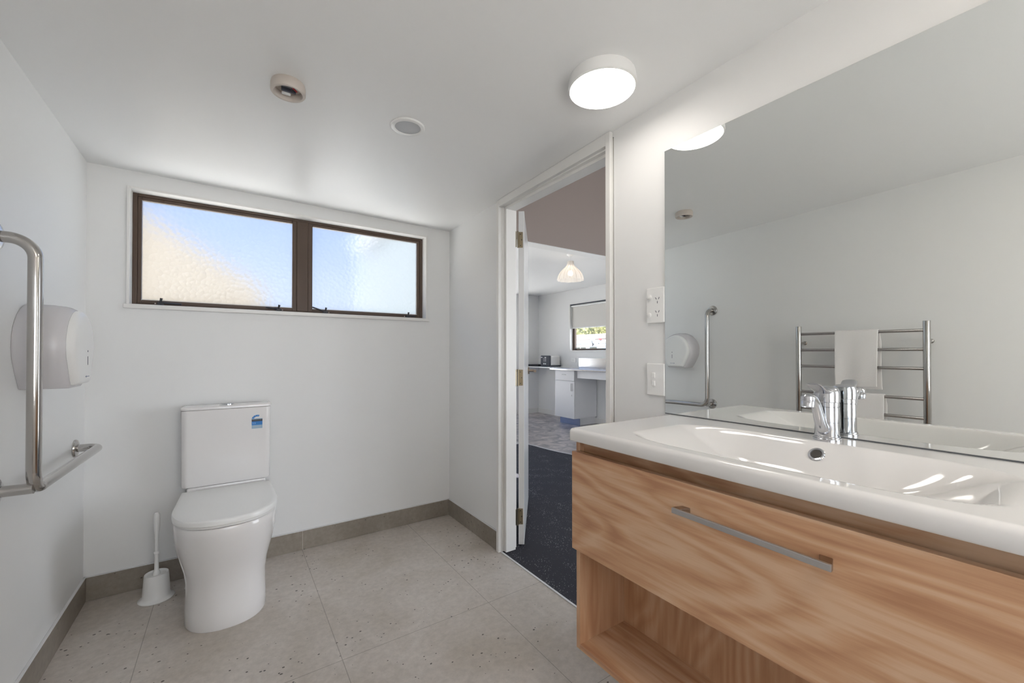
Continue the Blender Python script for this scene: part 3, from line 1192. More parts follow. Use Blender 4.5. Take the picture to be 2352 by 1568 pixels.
sdv = Vector((-dirp.y, dirp.x, 0))
for s_, wd, th_, zz in ((-0.010, 0.0215, 0.010, 0.028), (0.008, 0.0215, 0.0100, 0.029), (0.024, 0.0190, 0.0070, 0.0315), (0.038, 0.0175, 0.0045, 0.036), (0.050, 0.0175, 0.0035, 0.042), (0.060, 0.0165, 0.0030, 0.0485), (0.064, 0.0120, 0.0024, 0.0505)):
    ring = []
    for k in range(24):
        a = 2 * math.pi * k / 24
        ring.append(Vector((TX, TY, zt + zz - 0.004)) + dirp * s_ + sdv * (wd * math.cos(a)) + Vector((0, 0, 1)) * (th_ * math.sin(a)))
    rings.append(ring)
loft(bm, rings)
obj('lever', bm, 'chrome', lv, smooth=True)

# ================================================================== TOILET
TCX = -0.007
t = empty('toilet', (TCX, 2.35, 0), 'white back-to-wall toilet with closed lid and square cistern under the window', 'toilet')


def dring(w_, yf, yb, z, n=44, ex=2.3, wb=None, ycf=0.24, tw=0):
    """D-shaped outline: straight back, rounded front"""
    wb = w_ if wb is None else wb
    yc = yf + ycf
    pts = []
    for k in range(n + 1):
        a = math.pi * k / n
        c, s = math.cos(a), math.sin(a)
        x = w_ * (abs(c) ** (2 / ex)) * (1 if c > 0 else -1)
        y = yc - (yc - yf) * (abs(s) ** (2 / ex))
        pts.append(Vector((TCX + x, y, z)))
    m_ = 8
    left = [Vector((TCX - w_ + (w_ - wb) * k / m_, yc + (yb - yc) * k / m_, z)) for k in range(1, m_ + 1)]
    right = [Vector((TCX + w_ - (w_ - wb) * k / m_, yc + (yb - yc) * k / m_, z)) for k in range(m_, 0, -1)]
    return pts + left + right


YW = YB - 0.012
bm = nb()
prof = [  # z, half width, front y, half width at the back, front depth
    (0.000, 0.1480, 2.100, 0.128, 0.16), (0.006, 0.1500, 2.098, 0.130, 0.16), (0.060, 0.1490, 2.103, 0.130, 0.165), (0.120, 0.1480, 2.110, 0.130, 0.17),
    (0.170, 0.1500, 2.112, 0.132, 0.175), (0.215, 0.1570, 2.106, 0.136, 0.185), (0.260, 0.1690, 2.094, 0.145, 0.20), (0.305, 0.1800, 2.079, 0.158, 0.215), (0.350, 0.1870, 2.066, 0.168, 0.225),
    (0.400, 0.1905, 2.057, 0.174, 0.235), (0.430, 0.1905, 2.055, 0.176, 0.238), (0.4345, 0.1880, 2.058, 0.174, 0.236), (0.4355, 0.178, 2.068, 0.165, 0.23)]
loft(bm, [dring(w_, yf, YW, z, wb=wb, ycf=d) for z, w_, yf, wb, d in prof])
obj('pan', bm, 'ceramic', t, smooth=True)
# plinth the cistern sits on
obj('cistern_shelf', bx(TCX - 0.165, TCX + 0.165, 2.562, YW, 0.430, 0.4835), 'ceramic', t, bevel=0.008, seg=3)
bm = nb()
loft(bm, [dring(w_, yf, yb, z, wb=wb, ycf=0.24, ex=2.35) for z, w_, yf, yb, wb in
          ((0.4370, 0.186, 2.060, 2.545, 0.176), (0.4385, 0.193, 2.053, 2.549, 0.183), (0.4470, 0.1945, 2.050, 2.551, 0.184), (0.4480, 0.1935, 2.051, 2.550, 0.183))])
s_ = obj('seat', bm, 'plastic', t, smooth=True)
bm = nb()
loft(bm, [dring(w_, yf, yb, z, wb=wb, ycf=0.24, ex=2.35) for z, w_, yf, yb, wb in
          ((0.4484, 0.1935, 2.051, 2.550, 0.183), (0.4500, 0.1950, 2.049, 2.552, 0.185), (0.4640, 0.1950, 2.049, 2.552, 0.185), (0.4690, 0.1930, 2.052, 2.550, 0.183), (0.4715, 0.1880, 2.058, 2.546, 0.179), (0.4725, 0.178, 2.070, 2.538, 0.17))])
obj('seat_lid', bm, 'plastic', t, smooth=True)


def rrect(x0, x1, y0, y1, r, z, n=8, rb=0.004):
    pts = []
    for cx_, cy_, a0, r_ in ((x1 - r, y0 + r, -90, r), (x1 - rb, y1 - rb, 0, rb), (x0 + rb, y1 - rb, 90, rb), (x0 + r, y0 + r, 180, r)):
        for k in range(n + 1):
            a = math.radians(a0 + 90 * k / n)
            pts.append(Vector((cx_ + r_ * math.cos(a), cy_ + r_ * math.sin(a), z)))
    return pts


bm = nb()
c0, c1 = -0.197, 0.181
CYF = 2.552
loft(bm, [rrect(c0 + i, c1 - i, CYF + i, YW, 0.028, z) for z, i in ((0.4850, 0.008), (0.4870, 0.004), (0.492, 0.002), (0.64, 0.001), (0.8610, 0.0), (0.8625, 0.002))])
ci = obj('cistern', bm, 'ceramic', t, smooth=True)
bm = nb()
loft(bm, [rrect(c0 - 0.003 + i, c1 + 0.003 - i, CYF - 0.004 + i, YW, 0.030, z) for z, i in ((0.8638, 0.002), (0.8650, 0.0), (0.8730, 0.0), (0.8765, 0.0015), (0.8785, 0.006), (0.879, 0.012))])
obj('cistern_lid', bm, 'ceramic', t, smooth=True)
bm = nb()
lathe(bm, [(0.026, 0.8788), (0.026, 0.8825), (0.023, 0.884), (0.021, 0.8832), (0, 0.8832)], (-0.009, 2.620, 0), n=36)
b_ = obj('flush_button', bm, 'chrome', t, smooth=True)
b_['label'] = 'round chrome flush button'
# efficiency sticker
stx0, stx1 = 0.0945, 0.1425
ysf = CYF + 0.0006
st = obj('sticker', bx(stx0, stx1, ysf - 0.0010, ysf, 0.7500, 0.7500 + 0.052), 'sticker_pale', t)
st['label'] = 'blue water rating sticker'
obj('sticker_band', bx(stx0, stx1, ysf - 0.0014, ysf, 0.7680, 0.7875), 'sticker_deep_blue', st)
obj('sticker_band', bx(stx0, stx1, ysf - 0.0015, ysf, 0.7875, 0.7985), 'sticker_black', st)
obj('sticker_line', bx(stx0 + 0.003, stx1 - 0.004, ysf - 0.0018, ysf, 0.7940, 0.7950), 'sticker_pale', st)
for z in (0.7635, 0.7595, 0.7550):
    obj('sticker_line', bx(stx0 + 0.006, stx1 - 0.005, ysf - 0.0013, ysf, z, z + 0.0008), 'grey', st)
text_mesh('sticker_text', '3.5', 0.012, 'sticker_star', st, (stx0 + 0.003, ysf - 0.0016, 0.7738), (1, 0, 0), (0, 0, 1))
bm = nb()
ac = Vector((stx0 + 0.0255, ysf - 0.0008, 0.7985))
outer, inner = [], []
for k in range(21):
    a = math.radians(180 - 112 * k / 20)
    outer.append(ac + Vector((math.cos(a) * 0.0255, 0, math.sin(a) * 0.0225)))
    inner.append(ac + Vector((math.cos(a) * 0.0160, 0, math.sin(a) * 0.0135)))
prism(bm, outer + inner[::-1], (0, 0.0006, 0))
obj('sticker_arc', bm, 'sticker_deep_blue', st)
for k in range(4):
    a = math.radians(168 - 28 * k)
    p = ac + Vector((math.cos(a) * 0.0207, -0.0004, math.sin(a) * 0.0180))
    bm = nb()
    star = []
    for q in range(10):
        r_ = 0.0028 if q % 2 == 0 else 0.0013
        b2 = math.radians(90 + 36 * q)
        star.append(p + Vector((math.cos(b2) * r_, 0, math.sin(b2) * r_)))
    prism(bm, star, (0, 0.0006, 0))
    obj('sticker_star', bm, 'sticker_star', st)
# side fixing cap
bm = nb()
lathe(bm, [(0.009, 0.004), (0.009, -0.001), (0.007, -0.004), (0, -0.005)], (TCX - 0.1475, 2.30, 0.118), 'X', 18)
obj('fixing_cap', bm, 'chrome', t, smooth=True)

# ------------------------------------------------------------------ toilet brush
BCX, BCY = -0.280, 2.545
t = empty('toilet_brush', (BCX, BCY, 0), 'white plastic toilet brush standing in its holder beside the toilet', 'toilet brush')
bm = nb()
lathe(bm, [(0.066, 0.0), (0.067, 0.003), (0.064, 0.006), (0.056, 0.009), (0.0515, 0.016), (0.0490, 0.060), (0.0455, 0.112), (0.0440, 0.117), (0.041, 0.117), (0.036, 0.111), (0.0, 0.111)], (BCX, BCY, 0), n=48)
obj('holder', bm, 'plastic', t, smooth=True)
bm = nb()
lathe(bm, [(0.016, 0.108), (0.014, 0.120), (0.0085, 0.135), (0.0080, 0.205), (0.0112, 0.208), (0.0112, 0.214), (0.0072, 0.218), (0.0070, 0.270), (0.0090, 0.300), (0.0125, 0.335), (0.0128, 0.372), (0.0115, 0.388), (0.008, 0.396), (0, 0.398)], (BCX, BCY, 0), n=24)
obj('handle', bm, 'plastic', t, smooth=True)

# ================================================================== GRAB RAIL (left wall)
t = empty('grab_rail', (XL, 1.80, 0.745), 'polished stainless L-shaped grab rail on the left wall beside the toilet', 'grab rail')
RX = XL + 0.080
rt = 0.0162
bm = nb()
p = round_path([(XL + 0.004, 1.796, 1.478), (RX, 1.796, 1.478), (RX, 1.796, 0.742), (RX, 2.545, 0.732), (XL + 0.004, 2.545, 0.732)], [0.055, 0.055, 0.050], 12)
sweep(bm, p, rt, n=32)
obj('rail_tube', bm, 'steel', t, smooth=True)
bm = nb()
sweep(bm, [(XL + 0.004, 1.803, 0.748), (RX, 1.800, 0.748)], rt * 0.97, n=28)
obj('stub_tube', bm, 'steel', t, smooth=True)
for y, z in ((1.796, 1.478), (1.803, 0.748), (2.545, 0.732)):
    bm = nb()
    lathe(bm, [(0.038, 0.0005), (0.0385, 0.004), (0.036, 0.009), (0.028, 0.012), (0.018, 0.0132), (0.0, 0.0132)], (XL, y, z), 'X', 36)
    f = obj('wall_flange', bm, 'steel', t, smooth=True)

# ================================================================== PAPER DISPENSER
DYC, DZC, DR = 2.046, 1.1680, 0.141
t = empty('paper_dispenser', (XL, DYC, 1.027), 'white plastic jumbo toilet roll dispenser on the wall behind the grab rail', 'dispenser')


def disp_ring(x, s, n=28):
    """outline: circle above, lower sides drawing in to a flat foot"""
    pts = []
    for k in range(n + 1):
        a = math.radians(-18 + 216 * k / n)
        pts.append((math.cos(a) * DR, math.sin(a) * DR))
    # left lower corner -> right lower corner
    pts += [(-0.112, -0.090), (-0.092, -0.122), (-0.080, -0.139), (-0.070, -0.141), (0.070, -0.141), (0.080, -0.139), (0.092, -0.122), (0.112, -0.090)]
    o = []
    for a, b in pts:
        zz = b * s if b > 0 else (b * s if b > -0.12 else b * (0.5 + 0.5 * s) if s < 0.9 else b)
        o.append(Vector((XL + x, DYC + a * s, DZC + zz)))
    return o


bm = nb()
loft(bm, [disp_ring(x, s) for x, s in ((0.0006, 0.985), (0.006, 1.0), (0.060, 0.992), (0.085, 0.972), (0.100, 0.945), (0.110, 0.90), (0.114, 0.875))])
obj('body', bm, 'plastic2', t, smooth=True)
bm = nb()
loft(bm, [disp_ring(x, s) for x, s in ((0.1145, 0.872), (0.124, 0.855), (0.131, 0.815), (0.1345, 0.76), (0.136, 0.68), (0.1365, 0.4))])
fpn = obj('front_cover', bm, 'plastic', t, smooth=True)
fx = XL + 0.1365
obj('sight_slot', bx(fx - 0.0005, fx + 0.0008, 2.0635, 2.0665, 1.103, 1.133), 'mark', fpn)
bm = nb()
lathe(bm, [(0.0032, -0.0005), (0.0032, 0.0008), (0, 0.0008)], (fx, 2.065, 1.1515), 'X', 12)
obj('lock_hole', bm, 'mark', fpn)
bm = nb()
box(bm, fx - 0.001, fx + 0.0006, 2.048, 2.084, 1.0615, 1.0635)
prism(bm, [(fx - 0.001, 2.049, 1.0590), (fx - 0.001, 2.041, 1.0625), (fx - 0.001, 2.049, 1.0660)], (0.0016, 0, 0))
obj('printed_mark', bm, 'bluemark', fpn)

# ================================================================== HEATED TOWEL RAIL
PX_ = XL + 0.100
t = empty('heated_towel_rail', (PX_, 0.868, 0.62), 'polished stainless ladder towel rail on the left wall, seen in the mirror', 'towel rail')
PY = (1.165, 0.571)
for y in PY:
    bm = nb()
    lathe(bm, [(0.0, 0.0), (0.0150, 0.0005), (0.0155, 0.002), (0.0155, 0.693), (0.0150, 0.6955), (0.0, 0.696)], (PX_, y, 0.620), n=28)
    obj('post', bm, 'steel', t, smooth=True)
    for z in (1.2095, 0.700):
        bm = nb()
        lathe(bm, [(0.0125, 0.0005), (0.0125, 0.006), (0.0085, 0.008), (0.0085, 0.098)], (XL, y + (0.001), z), 'X', 20)
        obj('wall_bracket', bm, 'steel', t, smooth=True)
BARS = (1.2655, 1.1640, 1.0620, 0.9010, 0.799, 0.697)
for z in BARS:
    bm = nb()
    sweep(bm, [(PX_, PY[1] + 0.010, z), (PX_, PY[0] - 0.010, z)], 0.0088, n=18)
    obj('rung', bm, 'steel', t, smooth=True)


def towel(name, label, y0, y1, ztop, front, back, bulge, seed, skew=0.0):
    """cloth folded over a rung: two layered flaps with real thickness"""
    rnd = random.Random(seed)
    ph = [rnd.uniform(0, 6.28) for _ in range(6)]
    prof = []
    R_ = 0.0125
    n1, n2, n3 = 16, 8, 18
    for k in range(n1 + 1):       # front flap, from the hem up (front faces the room, +x)
        prof.append(('f', k / n1))
    for k in range(1, n2):
        prof.append(('t', k / n2))
    for k in range(n3 + 1):
        prof.append(('b', k / n3))
    ny_ = 26
    bm = nb()
    g = []
    for kind, s in prof:
        row = []
        for j in range(ny_ + 1):
            v = j / ny_
            y = y0 + (y1 - y0) * v
            fold = 0.0035 * math.sin(v * 5 + ph[0]) + 0.0020 * math.sin(v * 10 + ph[1] + 1.5 * s) + 0.002
            if kind == 'f':
                h_ = (1 - s)
                z = ztop - front * h_ + 0.004 * math.sin(v * 3 + ph[2]) * h_
                x = PX_ + R_ + bulge * math.sin(h_ * 2.6) * 0.6 + fold * h_ * 1.6
                yy = y + skew * h_ + 0.004 * h_ * math.cos(v * math.pi)
            elif kind == 't':
                a = math.pi * s
                z = ztop + R_ * 0.55 * math.sin(a)
                x = PX_ + R_ * math.cos(a)
                yy = y
            else:
                h_ = s
                z = ztop - back * h_
                x = PX_ - R_ - bulge * 0.5 * h_ - abs(fold) * h_
                yy = y - 0.010 * min(1, h_ * 5) + 0.004 * math.sin(h_ * 3)
            row.append(bm.verts.new((x, yy, z)))
        g.append(row)
    for i in range(len(g) - 1):
        for j in range(ny_):
            bm.faces.new((g[i][j], g[i][j + 1], g[i + 1][j + 1], g[i + 1][j]))
    o = obj(name, bm, 'towel', None, smooth=True, autosmooth=False)
    md = o.modifiers.new('thick', 'SOLIDIFY')
    md.thickness = 0.0055
    md.offset = 0
    md2 = o.modifiers.new('round', 'BEVEL')
    md2.width = 0.002
    md2.segments = 2
    tag(o, label, 'towel', 'hand towels over the towel rail')
    return o


towel('hand_towel', 'white hand towel folded over the top rung of the towel rail', 0.766, 0.968, 1.2705, 0.318, 0.333, 0.012, 3)
towel('hand_towel', 'white hand towel hanging over the lower rung, partly hidden by the tap', 0.742, 0.945, 0.9060, 0.26, 0.27, 0.010, 9, -0.004)

# ================================================================== NEXT ROOMS
KX1, KY1, KZ = 4.941, 6.343, 2.250   # kitchen far corner and ceiling
KX0 = 1.62
HZ = 3.3
YO = 2.812                            # kitchen side of the wall line
# floors
bm = bx(XR + 0.004, KX1, -3.5, 4.3, -0.10, -0.006)
struct(obj('floor', bm, 'carpet'))
edge = [(KX0, 4.9), (2.72, 4.75), (3.02, 4.45), (3.105, 4.23), (3.125, 4.05), (3.140, 3.82), (3.165, 3.66), (3.204, 3.4975), (3.29, 3.25), (3.45, 2.95), (3.75, 2.70), (KX1, 2.60)]
bm = nb()
prism(bm, [(x, y, -0.008) for x, y in edge] + [(KX1, KY1, -0.008), (KX0, KY1, -0.008)], (0, 0, 0.008))
struct(obj('floor', bm, 'vinyl'))
bm = nb()
sweep(bm, [(x, y, -0.001) for x, y in edge], 0.005, n=6)
struct(obj('trim_3', bm, 'sealant'))
struct(obj('floor', bx(KX0, KX1, 4.3, KY1, -0.1, -0.0085), 'roof'))
# walls
struct(obj('wall_kitchen_back', wall_holes('y', KY1, KY1 + 0.12, KX0 - 0.12, KX1 + 0.12, -0.1, 2.6, [(1.9, 4.35, 0.08, 2.17)]), 'wall'))  # unseen window opening, added to brighten the kitchen
win = struct(empty('added_window_4', (3.1, KY1 + 0.06, 0.25)))
bm = nb()
for a in ((1.9, 1.94, 0.08, 2.17), (4.31, 4.35, 0.08, 2.17), (1.94, 4.31, 0.08, 0.12), (1.94, 4.31, 2.13, 2.17), (3.10, 3.15, 0.12, 2.13)):
    box(bm, a[0], a[1], KY1 + 0.05, KY1 + 0.10, a[2], a[3])
obj('window_frame', bm, 'alloy', win)
obj('glass_pane', bx(1.94, 4.31, KY1 + 0.072, KY1 + 0.076, 0.12, 2.13), 'clear', win)
struct(obj('wall_kitchen_left', wall_holes('x', KX0 - 0.12, KX0, YO, KY1, -0.1, 2.6, [(2.92, 3.80, 0.1, 2.15)]), 'wall'))  # opening added out of view so daylight reaches the cabinet fronts
KW = (4.30, 5.444, 1.190, 2.009)
cl = obj('cladding', wall_holes('x', KX0 - 0.135, KX0 - 0.1205, YO, KY1, -0.1, 2.6, [(2.92, 3.80, 0.1, 2.15)]), 'siding', bpy.data.objects['wall_kitchen_left'])
cl['label'] = 'pale grey-green outside cladding'
struct(obj('wall_kitchen_right', wall_holes('x', KX1, KX1 + 0.12, -3.5, KY1, -0.1, HZ, [KW, (-2.6, 0.8, 0.0, 2.3)]), 'wall'))  # kitchen window, plus an unseen opening added to let sky light in
struct(obj('wall_living_back', bx(XO, 1.74, YB, YO, -0.1, HZ), 'mauve'))
struct(obj('wall_living_front', wall_holes('y', -3.62, -3.5, XR, KX1 + 0.12, -0.1, HZ, [(4.3, 4.8, 0.0, 2.2)]), 'wall'))  # out-of-view gap added for more daylight next door
struct(obj('wall_living_left', bx(XO, XO + 0.004, YF - 0.1, 1.16, 0.0, HZ), 'wall'))
struct(obj('wall_living_left_upper', bx(XR + 0.03, XO, YF - 0.1, YB, HC + 0.001, HZ), 'wall'))
struct(obj('wall_living_left_front', bx(XR + 0.03, XO, -3.5, YF - 0.1, -0.1, HZ), 'wall'))
bk_ = struct(obj('trim_4', bx(1.74, KX1 - 0.001, YB, YO, 2.052, HZ), 'mauve'))
sf = obj('beam_soffit', bx(1.74, KX1 - 0.001, YB + 0.002, YO + 0.001, 2.047, 2.0515), 'wall', bk_)
sf['label'] = 'pale painted soffit'
struct(obj('ceiling', bx(KX0, KX1 - 0.001, YO + 0.002, KY1, KZ, KZ + 0.08), 'ceiling'))
struct(obj('ceiling', bx(XO, KX1 + 0.12, -3.5, YB - 0.001, HZ, HZ + 0.1), 'ceiling'))
# roofs that keep the sun out
struct(obj('roof_deck', bx(XL - 0.3, XR + 0.02, YF - 0.30, YB + 0.30, HC + 0.002, HC + 0.08), 'roof'))
struct(obj('roof_deck', bx(KX0 - 0.2, KX1 + 0.3, YO + 0.001, KY1 + 0.3, 2.602, 2.66), 'roof'))
struct(obj('baseboard_kitchen_back', bx(KX0, KX1 - 0.012, KY1 - 0.012, KY1, 0, 0.09), 'trim', bevel=0.003))
struct(obj('baseboard_kitchen_right', bx(KX1 - 0.012, KX1, YO, KY1, 0, 0.09), 'trim', bevel=0.003))

# kitchen window
win = struct(empty('window_2', (KX1, 4.87, 1.19)))
bm = nb()
box(bm, KX1 - 0.012, KX1 + 0.075, KW[1] - 0.014, KW[1] + 0.004, KW[2], KW[3] + 0.006)
box(bm, KX1 - 0.012, KX1 + 0.075, KW[0] - 0.004, KW[0] + 0.014, KW[2], KW[3] + 0.006)
box(bm, KX1 - 0.012, KX1 + 0.075, KW[0] + 0.014, KW[1] - 0.014, KW[3] - 0.012, KW[3] + 0.006)
box(bm, KX1 - 0.016, KX1 + 0.075, KW[0] - 0.004, KW[1] + 0.004, KW[2] - 0.020, KW[2] + 0.002)
obj('window_lining', bm, 'trim', win, bevel=0.002)
bm = nb()
a0, a1, a2, a3 = KW[0] + 0.014, KW[1] - 0.014, KW[2] + 0.004, KW[3] - 0.012
fw = 0.052
box(bm, KX1 + 0.050, KX1 + 0.095, a1 - fw, a1, a2, a3)
box(bm, KX1 + 0.050, KX1 + 0.095, a0, a0 + fw, a2, a3)
box(bm, KX1 + 0.050, KX1 + 0.095, a0 + fw, a1 - fw, a2, a2 + 0.028)
box(bm, KX1 + 0.050, KX1 + 0.095, a0 + fw, a1 - fw, a3 - 0.04, a3)
obj('window_frame', bm, 'alloy', win, bevel=0.003)
obj('glass_pane', bx(KX1 + 0.070, KX1 + 0.074, a0 + fw - 0.004, a1 - fw + 0.004, a2 + 0.022, a3 - 0.03), 'clear', win)
# stay at the corner of the sash
obj('window_stay', bx(KX1 + 0.038, KX1 + 0.050, 5.335, 5.350, a2 + 0.004, a2 + 0.045), 'black', win, bevel=0.003)
obj('window_stay', bx(KX1 + 0.038, KX1 + 0.050, 4.56, 4.72, a2 + 0.010, a2 + 0.024), 'black', win, bevel=0.003)
# roller blind
t = empty('roller_blind', (KX1 + 0.02, 4.87, 1.97), 'half-lowered pale grey roller blind in the kitchen window', 'blind')
bm = nb()
lathe(bm, [(0.019, a0 + 0.004), (0.019, a1 - 0.012)], (KX1 + 0.022, 0, a3 - 0.034), 'Y', 20)
obj('roller', bm, 'plastic', t, smooth=True)
obj('headrail', bx(KX1 - 0.008, KX1 + 0.042, a0 + 0.002, a1 - 0.002, a3 - 0.012, a3 - 0.001), 'mark', t)
obj('blind_fabric', bx(KX1 + 0.033, KX1 + 0.0355, a0 + 0.012, a1 - 0.008, 1.592, a3 - 0.030), 'blind', t)
obj('bottom_bar', bx(KX1 + 0.029, KX1 + 0.040, a0 + 0.012, a1 - 0.008, 1.574, 1.593), 'plastic', t, bevel=0.003)
bm = nb()
cpts = [(KX1 + 0.010, a1 - 0.006, a3 - 0.03), (KX1 + 0.010, a1 - 0.006, 1.24), (KX1 + 0.024, a1 - 0.004, 1.22), (KX1 + 0.034, a1 - 0.004, 1.24), (KX1 + 0.034, a1 - 0.004, a3 - 0.03)]
sweep(bm, cpts, 0.0016, n=6)
obj('pull_chain', bm, 'plastic', t)

# ------------------------------------------------------------------ kitchen units
CT = 0.900
t = empty('laminate_benchtop', (4.78, 5.85, CT), 'white laminate benchtop in the kitchen corner carrying the toaster', 'benchtop')
obj('worktop', bx(4.615, KX1 - 0.001, 5.352, KY1 - 0.001, CT - 0.018, CT), 'laminate', t, bevel=0.002)
obj('cleat', bx(4.66, KX1 - 0.002, KY1 - 0.03, KY1 - 0.001, CT - 0.06, CT - 0.0185), 'laminate', t)
t = empty('sink_bench', (4.66, 4.3, CT), 'stainless steel sink bench with a raised back below the kitchen window', 'sink bench')
bm = nb()
box(bm, 4.400, KX1 - 0.001, 3.35, 5.350, CT - 0.030, CT + 0.002)
obj('bench_top', bm, 'bench', t, bevel=0.008, seg=3)
obj('splashback', bx(KX1 - 0.008, KX1 - 0.001, 3.35, 5.215, CT + 0.0022, 1.062), 'bench', t, bevel=0.002)
obj('apron', bx(4.470, 4.488, 3.35, 4.760, 0.755, CT - 0.031), 'laminate', t, bevel=0.002)
c = empty('kitchen_cabinet', (4.70, 5.02, 0), 'white kitchen cabinet with a drawer above a door under the sink bench', 'cabinet')
cy0, cy1 = 4.795, 5.250
obj('carcass', bx(4.458, 4.93, cy0, cy1, 0.115, CT - 0.0310), 'laminate', c)
d_ = obj('drawer', bx(4.438, 4.456, cy0, cy1, 0.708, CT - 0.034), 'laminate', c, bevel=0.002)
obj('handle', bx(4.424, 4.438, 4.985, 5.075, 0.794, 0.804), 'brushed', d_, bevel=0.003)
d_ = obj('door', bx(4.438, 4.456, cy0, cy1, 0.115, 0.703), 'laminate', c, bevel=0.002)
bm = nb()
for a in ((4.830, 4.868, 0.660, 0.666), (4.830, 4.868, 0.548, 0.554), (4.830, 4.836, 0.548, 0.666), (4.862, 4.868, 0.548, 0.666)):
    box(bm, 4.430, 4.438, a[0], a[1], a[2], a[3])
obj('handle', bm, 'brushed', d_, bevel=0.001)
obj('keyhole', bx(4.434, 4.438, 4.846, 4.856, 0.465, 0.490), 'brushed', d_, bevel=0.001)
k_ = obj('kickboard', bx(4.530, 4.545, cy0 - 0.02, cy1 - 0.02, 0.0005, 0.114), 'kick', c)
k_['label'] = 'bluish metal kickboard'
obj('plinth', bx(4.546, 4.93, cy0 + 0.03, cy1 - 0.03, 0.0005, 0.1145), 'laminate', c)
t = empty('wall_socket', (KX1, 5.36, 1.03), 'small white socket plate on the kitchen wall beside the splashback', 'socket')
obj('cover_plate', bx(KX1 - 0.009, KX1 - 0.0005, 5.292, 5.412, 0.982, 1.060), 'plastic', t, bevel=0.003)
obj('socket_slot', bx(KX1 - 0.0098, KX1 - 0.008, 5.350, 5.356, 1.018, 1.026), 'mark', t)

# toaster
t = empty('toaster', (4.78, 5.72, CT), 'four-slice toaster with charcoal end panel and silver side on the white benchtop', 'toaster')
tz = CT + 0.0008
tx0, tx1, ty0, ty1 = 4.645, 4.905, 5.650, 5.905
obj('base', bx(tx0, tx1, ty0 - 0.004, ty1 + 0.004, tz, tz + 0.022), 'navy', t, bevel=0.006)
obj('silver_shell', bx(tx0 + 0.034, tx1 - 0.006, ty0 + 0.002, ty1 - 0.002, tz + 0.022, tz + 0.196), 'brushed', t, bevel=0.02, seg=4).data.materials.clear()
t.children[-1].data.materials.append(M['steel'] if False else mat('satin_silver', (0.62, 0.60, 0.58), 0.4, 0.3))
ep = obj('control_panel', bx(tx0, tx0 + 0.033, ty0, ty1, tz + 0.022, tz + 0.200), 'navy', t, bevel=0.012, seg=4)
for y in (5.755, 5.800):
    obj('lever_track', bx(tx0 - 0.0012, tx0 + 0.001, y - 0.004, y + 0.004, tz + 0.092, tz + 0.160), 'sealant', ep)
    bm = nb()
    lathe(bm, [(0.013, 0.001), (0.013, -0.010), (0.011, -0.012), (0, -0.012)], (tx0, y, tz + 0.055), 'X', 20)
    obj('dial', bm, 'sealant', ep, smooth=True)
for y in (5.745, 5.850):
    obj('lever', bx(tx0 - 0.020, tx0 - 0.001, y - 0.020, y + 0.020, tz + 0.162, tz + 0.174), 'brushed', ep, bevel=0.002)
for y in (5.720, 5.825):
    obj('bread_slot', bx(tx0 + 0.055, tx1 - 0.03, y - 0.013, y + 0.013, tz + 0.1945, tz + 0.1968), 'black', t)
# black tray left of the toaster
t = empty('black_tray', (4.78, 6.06, CT), 'flat black tray on the white benchtop behind the toaster', 'tray')
bm = nb()
loft(bm, [[Vector((4.78 + sx_ * (0.13 + e_), 6.130 + sy_ * (0.15 + e_), CT + z)) for sx_, sy_ in ((-1, -1), (1, -1), (1, 1), (-1, 1))]
          for z, e_ in ((0.0008, 0.0), (0.030, 0.022), (0.033, 0.022), (0.006, 0.003))])
obj('tray_dish', bm, 'black', t)
obj('tray_rim', bx(4.64, 4.92, 5.955, 5.962, CT + 0.0332, CT + 0.040), 'black', t)

# pendant light
LX, LY = 3.140, 3.450
t = empty('pendant_light', (LX, LY, KZ), 'pleated bell-shaped pendant light hanging from the kitchen ceiling', 'pendant light')
bm = nb()
lathe(bm, [(0.040, KZ - 0.0005), (0.040, KZ - 0.010), (0.022, KZ - 0.024), (0.0, KZ - 0.026)], (LX, LY, 0), n=28)
obj('ceiling_rose', bm, 'plastic', t, smooth=True)
bm = nb()
sweep(bm, [(LX, LY, KZ - 0.024), (LX, LY, KZ - 0.085)], 0.0045, n=8)
obj('cord', bm, 'plastic', t, smooth=True)
bm = nb()
prof = [(0.036, 0.0), (0.036, -0.020), (0.040, -0.042), (0.056, -0.066), (0.084, -0.092), (0.108, -0.118), (0.126, -0.146), (0.138, -0.175), (0.144, -0.200), (0.145, -0.212)]
zt = KZ - 0.080
NP = 80
rg = []
for r_, h_ in prof:
    ring = []
    for k in range(NP):
        a = 2 * math.pi * k / NP
        rr_ = r_ * (1 + 0.045 * math.cos(a * 12) * min(1, abs(h_) / 0.08))
        ring.append(Vector((LX + rr_ * math.cos(a), LY + rr_ * math.sin(a), zt + h_)))
    rg.append(ring)
loft(bm, rg, False, False)
s_ = obj('lamp_shade', bm, 'shade', t, smooth=True, autosmooth=False)
for k in range(12):
    a = 2 * math.pi * (k + 0.5) / 12
    bm = nb()
    sweep(bm, [(LX + (r_ * 0.965) * math.cos(a), LY + (r_ * 0.965) * math.sin(a), zt + h_) for r_, h_ in prof], 0.0017, n=6)
    obj('rib', bm, 'cream', s_)
bm = nb()
bmesh.ops.create_uvsphere(bm, u_segments=20, v_segments=12, radius=0.028, matrix=Matrix.Translation((LX, LY, zt - 0.135)))
obj('bulb', bm, 'bulb', t, smooth=True)
bm = nb()
lathe(bm, [(0.018, zt - 0.01), (0.018, zt - 0.085), (0.013, zt - 0.105)], (LX, LY, 0), n=20)
obj('lamp_holder', bm, 'plastic', t, smooth=True)

# ================================================================== OUTSIDE
bm = bx(-40, 60, -40, 60, -0.5, -0.35)
struct(obj('ground', bm, 'gravel'))
